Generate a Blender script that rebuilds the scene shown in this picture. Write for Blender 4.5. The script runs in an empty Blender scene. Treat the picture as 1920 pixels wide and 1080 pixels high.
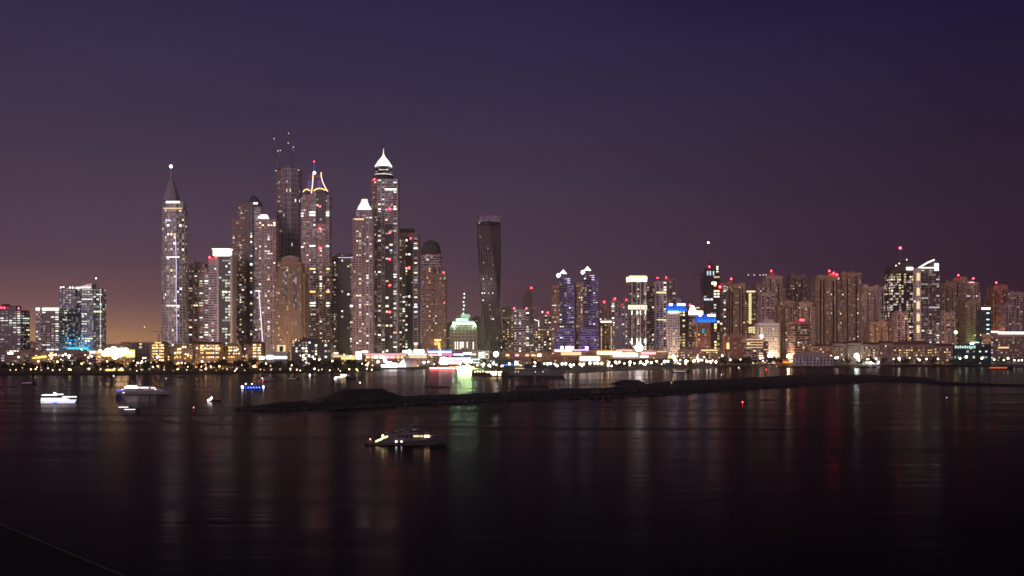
import bpy, bmesh, math, random
from math import sin, cos, pi, radians, sqrt, atan2
from mathutils import Vector
random.seed(11)
S = bpy.context.scene
COL = S.collection
R = random.random
U = random.uniform

# ------------------------------------------------------------------ camera
F = 2059.0            # focal length, in pixels of the 1920 wide photograph
CAMH = 50.0           # the photographer stands high in a building
HOR = 637.0           # the horizon's row
cam = bpy.data.cameras.new('camera'); camo = bpy.data.objects.new('camera', cam); COL.objects.link(camo)
cam.sensor_width = 36.0; cam.lens = F / 1920 * 36.0; cam.shift_y = 97 / 1920
cam.clip_start = 1.0; cam.clip_end = 60000
camo.location = (0, 0, CAMH); camo.rotation_euler = (pi / 2, 0, 0)
S.camera = camo

# ------------------------------------------------------------------ sky, afterglow, exposure
def lin(c):
    return tuple((v / 255 / 12.92) if v / 255 <= .04045 else ((v / 255 + .055) / 1.055) ** 2.4 for v in c)

W = bpy.data.worlds.new('World'); S.world = W; W.use_nodes = True
nt = W.node_tree; N = nt.nodes; L = nt.links; N.clear()
SUN_EL, SUN_AZ = 3.0, 195.0
def wn(t, **k):
    n = N.new(t)
    for a, b in k.items(): setattr(n, a, b)
    return n
def wm(op, a, b=None, clamp=False):
    n = wn('ShaderNodeMath', operation=op); n.use_clamp = clamp
    for i, v in enumerate((a, b)):
        if v is None: continue
        if isinstance(v, (int, float)): n.inputs[i].default_value = v
        else: L.new(v, n.inputs[i])
    return n.outputs[0]
tc = wn('ShaderNodeTexCoord'); sx = wn('ShaderNodeSeparateXYZ'); L.new(tc.outputs['Generated'], sx.inputs[0])
dx, dy, dz = sx.outputs
hyp = wm('SQRT', wm('ADD', wm('MULTIPLY', dx, dx), wm('MULTIPLY', dy, dy)))
el = wm('DIVIDE', dz, wm('MAXIMUM', hyp, .001))
elr = wm('MULTIPLY', el, 1.6, True)
def ramp(stops):
    n = wn('ShaderNodeValToRGB'); cr = n.color_ramp; cr.interpolation = 'CARDINAL'
    while len(cr.elements) > 1: cr.elements.remove(cr.elements[-1])
    for i, (p, c) in enumerate(stops):
        e = cr.elements[0] if i == 0 else cr.elements.new(min(1, p * 1.6))
        e.position = min(1, p * 1.6); e.color = (*lin(c), 1)
    L.new(elr, n.inputs[0]); return n.outputs[0]
rl = ramp([(0, (226, 165, 112)), (.012, (192, 140, 110)), (.03, (150, 108, 106)), (.0665, (105, 79, 94)), (.164, (74, 60, 82)), (.309, (50, 43, 73)), (.6, (20, 18, 42))])
rc = ramp([(0, (134, 88, 82)), (.012, (116, 77, 79)), (.03, (97, 66, 79)), (.0665, (84, 61, 81)), (.164, (66, 53, 78)), (.309, (42, 36, 71)), (.6, (16, 15, 40))])
rr = ramp([(0, (78, 42, 48)), (.012, (70, 39, 48)), (.03, (63, 37, 50)), (.0665, (58, 37, 54)), (.164, (46, 34, 55)), (.309, (28, 22, 56)), (.6, (12, 11, 34))])
rw = ramp([(0, (150, 95, 92)), (.0665, (112, 78, 88)), (.164, (84, 66, 88)), (.309, (60, 50, 80)), (.6, (26, 23, 46))])
def mix(f, a, b):
    n = wn('ShaderNodeMix', data_type='RGBA'); L.new(f, n.inputs['Factor']); L.new(a, n.inputs['A']); L.new(b, n.inputs['B'])
    return n.outputs['Result']
az = wm('DIVIDE', dx, wm('MAXIMUM', wm('ABSOLUTE', dy), .02))
c1 = mix(wm('DIVIDE', wm('MULTIPLY', az, -1), .40, True), rc, rl)
c2 = mix(wm('DIVIDE', az, .43, True), c1, rr)
c3 = mix(wm('ADD', wm('MULTIPLY', dy, -2.0), .3, True), c2, rw)
mpw = wn('ShaderNodeMapping'); mpw.inputs['Scale'].default_value = (2.2, 2.2, 13); L.new(tc.outputs['Generated'], mpw.inputs[0])
nzw = wn('ShaderNodeTexNoise'); nzw.inputs['Scale'].default_value = 1.6; nzw.inputs['Detail'].default_value = 5; L.new(mpw.outputs[0], nzw.inputs[0])
bg1 = wn('ShaderNodeBackground'); L.new(c3, bg1.inputs[0]); L.new(wm('ADD', wm('MULTIPLY', nzw.outputs[0], .22), .75), bg1.inputs[1])
sky = wn('ShaderNodeTexSky'); sky.sky_type = 'NISHITA'; sky.sun_disc = False
sky.sun_elevation = radians(-4.0); sky.sun_rotation = radians(SUN_AZ)
bg2 = wn('ShaderNodeBackground'); L.new(sky.outputs[0], bg2.inputs[0]); bg2.inputs[1].default_value = 0.02
ad = wn('ShaderNodeAddShader'); L.new(bg1.outputs[0], ad.inputs[0]); L.new(bg2.outputs[0], ad.inputs[1])
wo = wn('ShaderNodeOutputWorld'); L.new(ad.outputs[0], wo.inputs[0])

# the last light of dusk, from the western sky behind the camera
sl = bpy.data.lights.new('dusk_afterglow', 'SUN'); sl.energy = 1.0; sl.angle = radians(28); sl.color = (1.0, .69, .77)
so = bpy.data.objects.new('dusk_afterglow', sl); COL.objects.link(so)
so.rotation_euler = Vector((.36, .92, -.16)).to_track_quat('-Z', 'Y').to_euler()

S.view_settings.view_transform = 'Standard'; S.view_settings.look = 'None'
S.view_settings.exposure = 0; S.view_settings.gamma = 1
S.cycles.max_bounces = 5; S.cycles.diffuse_bounces = 2; S.cycles.glossy_bounces = 3
S.cycles.sample_clamp_indirect = 4; S.cycles.use_denoising = True
S.cycles.volume_bounces = 1; S.cycles.filter_width = 1.6

# ------------------------------------------------------------------ pixel to place
def X(x, D): return (x - 960) * D / F
def Z(y, D): return CAMH - (y - HOR) * D / F
def DW(y, z=0): return (CAMH - z) * F / (y - HOR)       # distance of a point at height z seen on row y
GZ = 3.0                                                # the land's level

# ------------------------------------------------------------------ materials
MATS = {}
def mat(name, col, rough=.8, metal=0, noise=.18, scale=.15, spec=.3):
    if name in MATS: return MATS[name]
    m = bpy.data.materials.new(name); m.use_nodes = True; t = m.node_tree
    b = t.nodes['Principled BSDF']; b.inputs['Roughness'].default_value = rough; b.inputs['Metallic'].default_value = metal
    b.inputs['Specular IOR Level'].default_value = spec
    if noise:
        tcn = t.nodes.new('ShaderNodeTexCoord'); nz = t.nodes.new('ShaderNodeTexNoise'); nz.inputs['Scale'].default_value = scale
        nz.inputs['Detail'].default_value = 5
        t.links.new(tcn.outputs['Object'], nz.inputs['Vector'])
        r = t.nodes.new('ShaderNodeValToRGB'); e = r.color_ramp.elements
        e[0].position = .3; e[1].position = .72
        e[0].color = (*[c * (1 - noise) for c in col], 1); e[1].color = (*[min(1, c * (1 + noise)) for c in col], 1)
        t.links.new(nz.outputs[0], r.inputs[0]); t.links.new(r.outputs[0], b.inputs['Base Color'])
    else: b.inputs['Base Color'].default_value = (*col, 1)
    MATS[name] = m; return m
def emit(name, col, s, sample=True):
    if name in MATS: return MATS[name]
    m = bpy.data.materials.new(name); m.use_nodes = True; t = m.node_tree; t.nodes.clear()
    e = t.nodes.new('ShaderNodeEmission'); e.inputs[0].default_value = (*col, 1); e.inputs[1].default_value = s
    o = t.nodes.new('ShaderNodeOutputMaterial'); t.links.new(e.outputs[0], o.inputs[0])
    m.cycles.emission_sampling = 'AUTO' if sample else 'NONE'
    MATS[name] = m; return m
def winmat(name, cols, smin, smax):
    """lit room behind a window: each window has its own colour and brightness"""
    m = bpy.data.materials.new(name); m.use_nodes = True; t = m.node_tree; t.nodes.clear()
    oi = t.nodes.new('ShaderNodeObjectInfo'); r = t.nodes.new('ShaderNodeValToRGB'); r.color_ramp.interpolation = 'CONSTANT'
    el = r.color_ramp.elements
    for i, c in enumerate(cols):
        e = el[0] if i == 0 else (el[1] if i == 1 else el.new(i / len(cols)))
        e.position = i / len(cols); e.color = (*c, 1)
    t.links.new(oi.outputs['Random'], r.inputs[0])
    fr = t.nodes.new('ShaderNodeMath'); fr.operation = 'MULTIPLY'; fr.inputs[1].default_value = 7.31; t.links.new(oi.outputs['Random'], fr.inputs[0])
    f2 = t.nodes.new('ShaderNodeMath'); f2.operation = 'FRACT'; t.links.new(fr.outputs[0], f2.inputs[0])
    f3 = t.nodes.new('ShaderNodeMath'); f3.operation = 'POWER'; f3.inputs[1].default_value = 1.7; t.links.new(f2.outputs[0], f3.inputs[0])
    mr = t.nodes.new('ShaderNodeMapRange'); mr.inputs[3].default_value = smin; mr.inputs[4].default_value = smax; t.links.new(f3.outputs[0], mr.inputs[0])
    e = t.nodes.new('ShaderNodeEmission'); t.links.new(r.outputs[0], e.inputs[0]); t.links.new(mr.outputs[0], e.inputs[1])
    o = t.nodes.new('ShaderNodeOutputMaterial'); t.links.new(e.outputs[0], o.inputs[0])
    m.cycles.emission_sampling = 'NONE'; MATS[name] = m; return m

WARM, WHITE, COOL, GREEN, GOLD = (1, .74, .42), (1, .93, .82), (.86, .95, 1), (.80, 1, .72), (1, .72, .25)
winmat('window_mixed', [WHITE, WARM, WHITE, COOL, WARM, WHITE], .2, 3.0)
winmat('window_warm', [WARM, GOLD, WARM, WHITE], .15, 2.2)
winmat('window_office', [GREEN, WHITE, (.9, 1, .6), WHITE, COOL], .25, 1.9)
winmat('window_gold', [GOLD, (1, .80, .35), WARM], .25, 2.2)
def rooms(m, thr, gain, cx, cz):
    t = m.node_tree; b = t.nodes['Principled BSDF']; n = t.nodes.new; l = t.links.new
    tcn = n('ShaderNodeTexCoord'); mp = n('ShaderNodeVectorMath'); mp.operation = 'MULTIPLY'; mp.inputs[1].default_value = (1 / cx, 1 / cx, 1 / cz); l(tcn.outputs['Object'], mp.inputs[0])
    ad_ = n('ShaderNodeVectorMath'); ad_.operation = 'ADD'; ad_.inputs[1].default_value = (.37, .41, .13); l(mp.outputs[0], ad_.inputs[0])
    fl = n('ShaderNodeVectorMath'); fl.operation = 'FLOOR'; l(ad_.outputs[0], fl.inputs[0])
    oi = n('ShaderNodeObjectInfo'); w4 = n('ShaderNodeTexWhiteNoise'); w4.noise_dimensions = '4D'; l(fl.outputs[0], w4.inputs['Vector']); l(oi.outputs['Random'], w4.inputs['W'])
    mr = n('ShaderNodeMapRange'); mr.inputs[1].default_value = thr; mr.inputs[2].default_value = 1; mr.inputs[3].default_value = 0; mr.inputs[4].default_value = gain; l(w4.outputs['Value'], mr.inputs[0])
    mx = n('ShaderNodeMix'); mx.data_type = 'RGBA'; mx.inputs['A'].default_value = (1, .62, .36, 1); mx.inputs['B'].default_value = (1, .90, .88, 1)
    sp = n('ShaderNodeSeparateColor'); l(w4.outputs['Color'], sp.inputs[0]); l(sp.outputs[1], mx.inputs['Factor'])
    l(mx.outputs['Result'], b.inputs['Emission Color']); l(mr.outputs[0], b.inputs['Emission Strength']); m.cycles.emission_sampling = 'NONE'
tan = mat('tan_render', (.36, .26, .18)); pink = mat('pink_render', (.50, .36, .34)); grey = mat('grey_render', (.52, .46, .54))
white = mat('white_render', (.62, .57, .56)); brown = mat('brown_render', (.32, .20, .16)); dark = mat('dark_cladding', (.07, .06, .07))
mid = mat('mauve_cladding', (.20, .155, .18)); orange = mat('terracotta_render', (.42, .22, .14)); sandw = mat('sandstone', (.44, .30, .16))
concrete = mat('raw_concrete', (.24, .20, .19)); steel = mat('painted_steel', (.22, .20, .22), .5, .3)
glass = mat('dark_glass', (.018, .018, .026), .2, 0, .1, .05, .3); blueglass = mat('blue_glass', (.035, .06, .15), .2, 0, .1, .05, .35)
quiet = mat('quiet_glass', (.018, .016, .018), .25, 0, .1, .05, .25)
void = mat('dark_glass_or_gap', (.016, .015, .019), .22, 0, .1, .05, .3)
rooms(glass, .72, .34, 4.4, 5.1); goldg = mat('gold_glass', (.016, .015, .019), .22, 0, .1, .05, .3); rooms(goldg, .62, 1.3, 4.6, 5.2)
rooms(blueglass, .66, .40, 3.4, 4.6); rooms(quiet, .80, .46, 4.3, 4.8)
violet = mat('violet_panel', (.15, .11, .26), .6); teal = mat('teal_glass', (.015, .04, .05), .2, 0, .1, .05, .5)
metal = mat('pale_metal', (.5, .47, .5), .4, .5)
E_white = emit('lamp_white', (1, .95, .88), 10); E_crown = emit('crown_light_white', (1, .94, .84), 2.1); E_cool = emit('lamp_cool', (.86, .95, 1), 7)  # the crown white doubles as the glow of floodlit crowns
E_warm = emit('lamp_warm', (1, .70, .34), 9); E_gold = emit('facade_gold', (1, .62, .16), 2.6); E_red = emit('beacon_red', (1, .02, .035), 32)
E_blue = emit('led_blue', (.05, .14, 1), 2.2); E_cyan = emit('led_cyan', (.05, .55, 1), 1.6); E_green = emit('led_green', (.66, 1, .74), 1.5)
E_violet = emit('led_violet', (.50, .34, 1), .38, False); E_neon = emit('neon_amber', (1, .62, .18), 3.0); E_pinkneon = emit('neon_peach', (1, .70, .52), 2.4)
E_blaze = emit('flood_blaze', (1, .72, .36), 16); E_flood = emit('flood_white', (1, .94, .95), 26); E_pinkbar = emit('shop_pink', (1, .50, .55), 1.6)
E_lilac = emit('shop_lilac', (.78, .62, 1), 2.2); E_warmband = emit('shop_warm', (1, .68, .36), 1.3); E_mint = emit('shop_mint', (.80, 1, .82), 2.2)
E_orange = emit('restaurant_orange', (1, .25, .03), 3.0); E_dimcyan = emit('led_dim_cyan', (.1, .7, .75), .8); E_shop = emit('shop_white', (1, .93, .84), 4.0)
E_yel = emit('led_yellow', (1, .86, .38), 1.3); E_pool = emit('pool_green', (.56, 1, .36), 900); E_led = emit('led_line', (.75, .70, 1), 1.6)

# ------------------------------------------------------------------ mesh collecting
class MB:
    def __init__(s): s.v = []; s.f = []
    def hexa(s, p):
        b = len(s.v); s.v += p
        s.f += [(b, b + 3, b + 2, b + 1), (b + 4, b + 5, b + 6, b + 7), (b, b + 1, b + 5, b + 4), (b + 1, b + 2, b + 6, b + 5), (b + 2, b + 3, b + 7, b + 6), (b + 3, b, b + 4, b + 7)]
        return s
    def box(s, x0, x1, y0, y1, z0, z1):
        return s.hexa([(x0, y0, z0), (x1, y0, z0), (x1, y1, z0), (x0, y1, z0), (x0, y0, z1), (x1, y0, z1), (x1, y1, z1), (x0, y1, z1)])
    def prism(s, poly, z0, z1, top=None):
        top = top or poly; n = len(poly); b = len(s.v)
        s.v += [(p[0], p[1], z0) for p in poly] + [(p[0], p[1], z1 if not callable(z1) else z1(p)) for p in top]
        s.f.append(tuple(range(b + n - 1, b - 1, -1))); s.f.append(tuple(range(b + n, b + 2 * n)))
        for i in range(n): j = (i + 1) % n; s.f.append((b + i, b + j, b + n + j, b + n + i))
        return s
    def lathe(s, cx, cy, prof, n=16, ry=1.0):
        b = len(s.v)
        for r, z in prof:
            for i in range(n): a = 2 * pi * i / n; s.v.append((cx + r * cos(a), cy + r * ry * sin(a), z))
        for k in range(len(prof) - 1):
            for i in range(n): j = (i + 1) % n; s.f.append((b + k * n + i, b + k * n + j, b + (k + 1) * n + j, b + (k + 1) * n + i))
        s.f.append(tuple(range(b + n - 1, b - 1, -1))); m = b + (len(prof) - 1) * n; s.f.append(tuple(range(m, m + n)))
        return s
    def ball(s, c, r, n=8, m=5):
        return s.lathe(c[0], c[1], [(max(.02 * r, r * sin(pi * k / m)), c[2] - r * cos(pi * k / m)) for k in range(m + 1)], n)
    def tube(s, pts, r, n=5):
        """a bent tube through points; r a number or one per point"""
        b = len(s.v); P = [Vector(p) for p in pts]
        for i, p in enumerate(P):
            d = (P[min(i + 1, len(P) - 1)] - P[max(i - 1, 0)]).normalized()
            u = d.cross(Vector((0, 1, .13))).normalized() if abs(d.y) < .95 else d.cross(Vector((1, 0, 0))).normalized()
            w = d.cross(u); rr = r[i] if isinstance(r, (list, tuple)) else r
            for k in range(n): a = 2 * pi * k / n; s.v.append(tuple(p + (u * cos(a) + w * sin(a)) * rr))
        for i in range(len(P) - 1):
            for k in range(n): j = (k + 1) % n; s.f.append((b + i * n + k, b + i * n + j, b + (i + 1) * n + j, b + (i + 1) * n + k))
        s.f.append(tuple(range(b + n - 1, b - 1, -1))); m = b + (len(P) - 1) * n; s.f.append(tuple(range(m, m + n)))
        return s
    def quad(s, a, b_, c, d):
        b = len(s.v); s.v += [a, b_, c, d]; s.f.append((b, b + 1, b + 2, b + 3)); return s
    def build(s, name, m, parent=None, org=(0, 0, 0), smooth=False):
        me = bpy.data.meshes.new(name)
        me.from_pydata([(v[0] - org[0], v[1] - org[1], v[2] - org[2]) for v in s.v], [], s.f)
        me.materials.append(m)
        if smooth: me.polygons.foreach_set('use_smooth', [True] * len(me.polygons))
        me.update()
        o = bpy.data.objects.new(name, me); COL.objects.link(o)
        if parent is not None: o.parent = parent
        return o

def tag(o, label=None, cat=None, group=None, kind=None):
    if label: o['label'] = label
    if cat: o['category'] = cat
    if group: o['group'] = group
    if kind: o['kind'] = kind
    return o
def empty(name, loc, label, cat, group=None, rz=0):
    o = bpy.data.objects.new(name, None); COL.objects.link(o); o.location = loc; o.rotation_euler = (0, 0, rz); o.empty_display_size = 2
    return tag(o, label, cat, group)
KIDS = {}
def kids(o): return [c for c in o.children]
def dup(o, loc, rz=None, sc=None, label=None, group=None):
    def cp(q, par):
        c = q.copy(); COL.objects.link(c)
        if par is not None: c.parent = par
        for ch in KIDS.setdefault(q.name, kids(q)): cp(ch, c)
        return c
    c = cp(o, None); c.location = loc
    if rz is not None: c.rotation_euler = (0, 0, rz)
    if sc is not None: c.scale = (sc, sc, sc) if isinstance(sc, (int, float)) else sc
    if label: c['label'] = label
    if group: c['group'] = group
    return c
def struct(name, mb, m, smooth=False):
    o = mb.build(name, m, smooth=smooth); o['kind'] = 'structure'; return o
def offset(poly, d):
    n = len(poly); out = []
    for i in range(n):
        p0, p1, p2 = Vector(poly[i - 1]), Vector(poly[i]), Vector(poly[(i + 1) % n])
        a = (p1 - p0).normalized(); b = (p2 - p1).normalized()
        na, nb = Vector((a.y, -a.x)), Vector((b.y, -b.x)); m = (na + nb)
        q = p1 + m * (d / max(.2, (1 + na.dot(nb))))
        out.append((q.x, q.y))
    return out

# shared unit meshes
_u = MB().box(-.5, .5, -.5, .5, -.5, .5)
def unit_box(m):
    me = bpy.data.meshes.new('pane'); me.from_pydata(_u.v, [], _u.f); me.materials.append(m); return me
WINMESH = {k: unit_box(MATS[k]) for k in ('window_mixed', 'window_warm', 'window_office', 'window_gold')}
_b = MB().ball((0, 0, 0), 1, 8, 6)
def ball_mesh(m):
    me = bpy.data.meshes.new('globe'); me.from_pydata(_b.v, [], _b.f); me.materials.append(m); return me
BALL = {}
def ball(parent, org, p, r, m, name='beacon'):
    if m.name not in BALL: BALL[m.name] = ball_mesh(m)
    o = bpy.data.objects.new(name, BALL[m.name]); COL.objects.link(o); o.parent = parent
    o.location = Vector(p) - Vector(org); o.scale = (r, r, r); return o

# ------------------------------------------------------------------ towers
# style: wall material, glass material, storey pitch in photo pixels, slab share, pier spacing in pixels (0 none), pier share, projection
STY = {
    'sea': (mat('blue_grey_panel', (.13, .17, .24), .5), blueglass, 4.6, .3, 5.5, .2, .3),
    'gold': (dark, goldg, 5.2, .3, 5, .22, .3),
    'tan': (tan, quiet, 4.3, .50, 3.9, .46, .5), 'pink': (pink, glass, 4.4, .36, 5.8, .34, .5), 'band': (mid, quiet, 4.7, .46, 0, 0, .9),
    'grey': (grey, glass, 4.5, .30, 6.2, .34, .6), 'office': (mid, glass, 4.3, .34, 7.5, .16, .35), 'glass': (dark, void, 5.2, .16, 6, .12, .3),
    'blue': (white, blueglass, 5.4, .22, 5.5, .26, .6), 'pier': (grey, void, 9.0, .14, 3.8, .50, .8), 'brown': (brown, glass, 4.4, .50, 4.4, .40, .5),
    'white': (white, glass, 4.6, .5, 4.2, .5, .5), 'terra': (orange, quiet, 4.5, .52, 4.1, .50, .5), 'frame': (concrete, dark, 6.0, .30, 6.5, .26, .8),
    'gband': (grey, glass, 4.6, .42, 0, 0, .9), 'sand': (sandw, glass, 4.6, .52, 4.6, .52, .6), 'violet': (violet, quiet, 4.4, .50, 0, 0, .7),
    'pale': (mat('pale_render', (.50, .39, .30)), quiet, 4.3, .50, 3.6, .46, .5), 'umber': (mat('umber_render', (.26, .17, .13)), quiet, 4.5, .48, 4.2, .44, .5), 'teal': (dark, teal, 4.8, .2, 6, .14, .3), 'tband': (pink, glass, 4.5, .44, 11, .2, .8), 'bband': (brown, quiet, 4.6, .46, 0, 0, .8),
}
def plan(kind, x0, x1, D, yaw, depth):
    Wd = (x1 - x0) * D / F; cx = X((x0 + x1) / 2, D)
    if kind == 'round':
        r = Wd / 2; n = 18; ry = (depth or Wd) / Wd
        return [(cx + r * cos(2 * pi * i / n - pi / 2 + pi / n), D + r * ry + r * ry * sin(2 * pi * i / n - pi / 2 + pi / n)) for i in range(n)]
    if kind == 'oct':
        d = depth or Wd; c = .28 * min(Wd, d); h = Wd / 2
        return [(cx - h + c, D), (cx + h - c, D), (cx + h, D + c), (cx + h, D + d - c), (cx + h - c, D + d), (cx - h + c, D + d), (cx - h, D + d - c), (cx - h, D + c)]
    rt = (depth / Wd) if depth else .8
    w = Wd / (cos(yaw) + rt * abs(sin(yaw))); d = w * rt
    pts = [(-w / 2, -d / 2), (w / 2, -d / 2), (w / 2, d / 2), (-w / 2, d / 2)]
    pts = [(p[0] * cos(yaw) - p[1] * sin(yaw), p[0] * sin(yaw) + p[1] * cos(yaw)) for p in pts]
    my = min(p[1] for p in pts)
    return [(cx + p[0], D + p[1] - my) for p in pts]

class Tower:
    def __init__(s, name, label, D, x0, x1, cat='tower', group=None, gz=GZ):
        s.D = D; s.gz = gz; s.org = (X((x0 + x1) / 2, D), D, gz)
        s.root = empty(name, s.org, label, cat, group); s.nwin = 0
    def blk(s, x0, x1, yt, yb=None, sty='tan', n=0, wm='window_mixed', pl='box', yaw=0, depth=None, name='shaft', dD=0, mode='dot', slope=None, ws=1.0, roof=True, pitch=None):
        D = s.D + dD; wall, gls, pit, sl, psp, pw, pr = STY[sty]
        k = D / F; pit = (pitch or pit) * k; psp *= k
        z0 = s.gz if yb is None else Z(yb, D); z1 = Z(yt, D); poly = plan(pl, x0, x1, D, yaw, depth)
        ztop = z1 if slope is None else (lambda p: z1 + slope * (p[0] - X((x0 + x1) / 2, D)))
        o = MB().prism(poly, z0, ztop).build(name, gls, s.root, s.org)
        cl = MB(); nf = max(1, int((z1 - z0) / pit)); pit = (z1 - z0) / nf; op = offset(poly, pr)
        for i in range(nf + 1):
            za = z0 + i * pit
            if i == nf: za -= sl * pit
            cl.prism(op, za, za + sl * pit + (.6 if i == nf else 0))
        if slope is not None:
            pass
        faces = []
        ctr = Vector((sum(p[0] for p in poly) / len(poly), sum(p[1] for p in poly) / len(poly)))
        for i in range(len(poly)):
            a, b = Vector(poly[i]), Vector(poly[(i + 1) % len(poly)]); e = b - a; ln = e.length; e.normalize(); nv = Vector((e.y, -e.x))
            vis = nv.dot(-(a + b).normalized())
            if vis < -.2: continue
            nc = max(1, round(ln / psp)) if psp else max(1, round(ln / (4.5 * k)))
            st = ln / nc
            if psp and vis > -.05:
                for j in range(nc + 1):
                    w = pw * st * (.5 if j in (0, nc) else 1) / 2 if pl != 'round' else pw * st / 3
                    c = a + e * (st * j); q = pr * (1.5 if sty in ('grey', 'pink', 'pier', 'blue') else .72)
                    c0, c1 = c - e * w, c + e * w
                    P = [(c0.x + nv.x * q, c0.y + nv.y * q), (c1.x + nv.x * q, c1.y + nv.y * q), (c1.x - nv.x * .2, c1.y - nv.y * .2), (c0.x - nv.x * .2, c0.y - nv.y * .2)]
                    cl.prism(P, z0, z1 - .3)
            if vis > .25: faces.append((a, e, nv, nc, st, ln * vis))
        cl.build('facade_cladding', wall, o, s.org)
        # lit windows, each its own box of light behind the facade line
        if n and faces:
            tot = sum(f[5] for f in faces); wts = [.15 + R() ** 2 * 2 for _ in range(nf)]; used = set(); me = WINMESH[wm]; cw = {q: [.06 + R() ** 3 * 3 for _ in range(f[3])] for q, f in enumerate(faces)}
            for _ in range(int(n * 1.15)):
                if s.nwin >= 100: break
                fi = random.choices(range(len(faces)), [f[5] for f in faces])[0]; a, e, nv, nc, st, _l = faces[fi]
                fl = random.choices(range(nf), wts)[0]; cc = random.choices(range(nc), cw[fi])[0]; run = 1
                if mode == 'strip': run = min(nc - cc, random.choice((1, 1, 2, 2, 3, 4)))
                if any((fi, fl, cc + q) in used for q in range(run)): continue
                for q in range(run): used.add((fi, fl, cc + q))
                p = a + e * (st * (cc + run / 2)) + nv * .06
                w = bpy.data.objects.new('window', me); COL.objects.link(w); w.parent = o
                zz = z0 + fl * pit + sl * pit + (1 - sl) * pit * .5
                w.location = (p.x - s.org[0], p.y - s.org[1], zz - s.org[2]); w.rotation_euler = (0, 0, atan2(e.y, e.x))
                w.scale = (st * run * (.86 if run > 1 else U(.45, .8)) * ws, .3, (1 - sl) * pit * U(.55, .9)); s.nwin += 1
        # roof clutter
        if roof and slope is None:
            rp = MB(); x_0, x_1 = min(p[0] for p in poly), max(p[0] for p in poly); y_0, y_1 = min(p[1] for p in poly), max(p[1] for p in poly)
            wx = x_1 - x_0
            zt = z1 + .6
            if wx > 12:
                a = x_0 + wx * U(.18, .35); b = a + wx * U(.25, .4); rp.box(a, b, y_0 + (y_1 - y_0) * .3, y_0 + (y_1 - y_0) * .7, zt, zt + U(3, 6))
                a2 = b + wx * .02; rp.box(a2, min(x_1 - wx * .1, a2 + wx * U(.1, .2)), y_0 + (y_1 - y_0) * .35, y_0 + (y_1 - y_0) * .6, zt, zt + U(1.5, 3))
                rp.build('roof_plant', wall, s.root, s.org)
        return o
    def loc(s, v): return (v[0] - s.org[0], v[1] - s.org[1], v[2] - s.org[2])
    def em(s, x0, x1, y0, y1, m, name='light_band', dD=-1.5, depth=2.0):
        """a box facing us, given by its outline in the facade plane"""
        D = s.D + dD
        return MB().box(X(x0, D), X(x1, D), D, D + depth, Z(y1, D), Z(y0, D)).build(name, m, s.root, s.org)
    def beacon(s, x, y, m=None, r=1.7, dD=-1.2, name='beacon'):
        D = s.D + dD; return ball(s.root, s.org, (X(x, D), D, Z(y, D)), r, m or E_red, name)
    def mast(s, x, yt, yb, r=.8, m=None, light=None, lr=1.8, dD=12, name='mast'):
        D = s.D + dD; o = MB().tube([(X(x, D), D, Z(yb, D)), (X(x, D), D, Z((yt + yb) / 2, D)), (X(x, D), D, Z(yt, D))], [r, r * .8, r * .45]).build(name, m or steel, s.root, s.org)
        if light: ball(s.root, s.org, (X(x, D), D, Z(yt, D)), lr, light, 'beacon')
        return o
    def lathe(s, x, prof, m, name, dD=20, n=20, smooth=True):
        D = s.D + dD; k = D / F
        return MB().lathe(X(x, D), D, [(max(.05, r * k), Z(y, D)) for r, y in prof], n).build(name, m, s.root, s.org, smooth)
    def taper(s, x0, x1, yb, u0, u1, yt, m, name='crown', dD=0, depth=None):
        D = s.D + dD; w = (x1 - x0) * D / F; d = depth or w * .8; d2 = d * (u1 - u0) / max(.1, (x1 - x0))
        c = D + d / 2
        return MB().prism([(X(x0, D), D), (X(x1, D), D), (X(x1, D), D + d), (X(x0, D), D + d)], Z(yb, D), Z(yt, D), [(X(u0, D), c - d2 / 2), (X(u1, D), c - d2 / 2), (X(u1, D), c + d2 / 2), (X(u0, D), c + d2 / 2)]).build(name, m, s.root, s.org)
    def profile(s, pts, m, name, dD=0, depth=20):
        """an outline in the facade plane, with real thickness behind it"""
        D = s.D + dD; b = MB(); n = len(pts)
        b.v = [(X(x, D), D, Z(y, D)) for x, y in pts] + [(X(x, D), D + depth, Z(y, D)) for x, y in pts]
        b.f = [tuple(range(n)), tuple(range(2 * n - 1, n - 1, -1))] + [(i, i + n, (i + 1) % n + n, (i + 1) % n) for i in range(n)]
        return b.build(name, m, s.root, s.org)
    def line(s, pts, r, m, name='light_strip', dD=-1.5, n=6):
        D = s.D + dD; return MB().tube([(X(x, D), D, Z(y, D)) for x, y in pts], r, n).build(name, m, s.root, s.org)

# --- left office group
T = Tower('office_tower', 'dark office tower with red roof lights, at the far left by the shore', 2320, -22, 39)
T.blk(-22, 39, 582, sty='office', n=95, wm='window_office', mode='strip', depth=42); T.blk(-6, 30, 574, 582, sty='glass', depth=24, name='penthouse', dD=6)
for x, y in ((2, 577), (8, 577), (35, 578)): T.beacon(x, y, r=1.6)
T = Tower('office_tower', 'shorter glass office block with bright white lit rim along its roof', 2240, 67, 111)
T.blk(67, 77, 579, sty='gband', n=18, wm='window_office', name='stair_shaft', roof=False); T.blk(78, 111, 580, sty='office', n=85, wm='window_office', mode='strip', depth=40, dD=3)
T.em(79, 110, 577, 582, E_crown, 'roof_light'); T.em(67, 74, 577, 582, E_crown, 'roof_light')
T = Tower('office_tower', 'broad office tower with curved wing roof and cyan light washing its foot', 2300, 111, 189)
T.blk(111, 140, 542, sty='sea', n=24, wm='window_office', depth=45, roof=False); T.blk(140, 187, 541, sty='sea', n=85, wm='window_office', mode='strip', pl='oct', depth=50, name='glass_shaft', dD=-3, roof=False)
T.profile([(112, 542), (140, 541), (172, 541), (172, 531), (160, 534), (146, 539)], metal, 'wing_roof', 8, 22)
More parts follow.
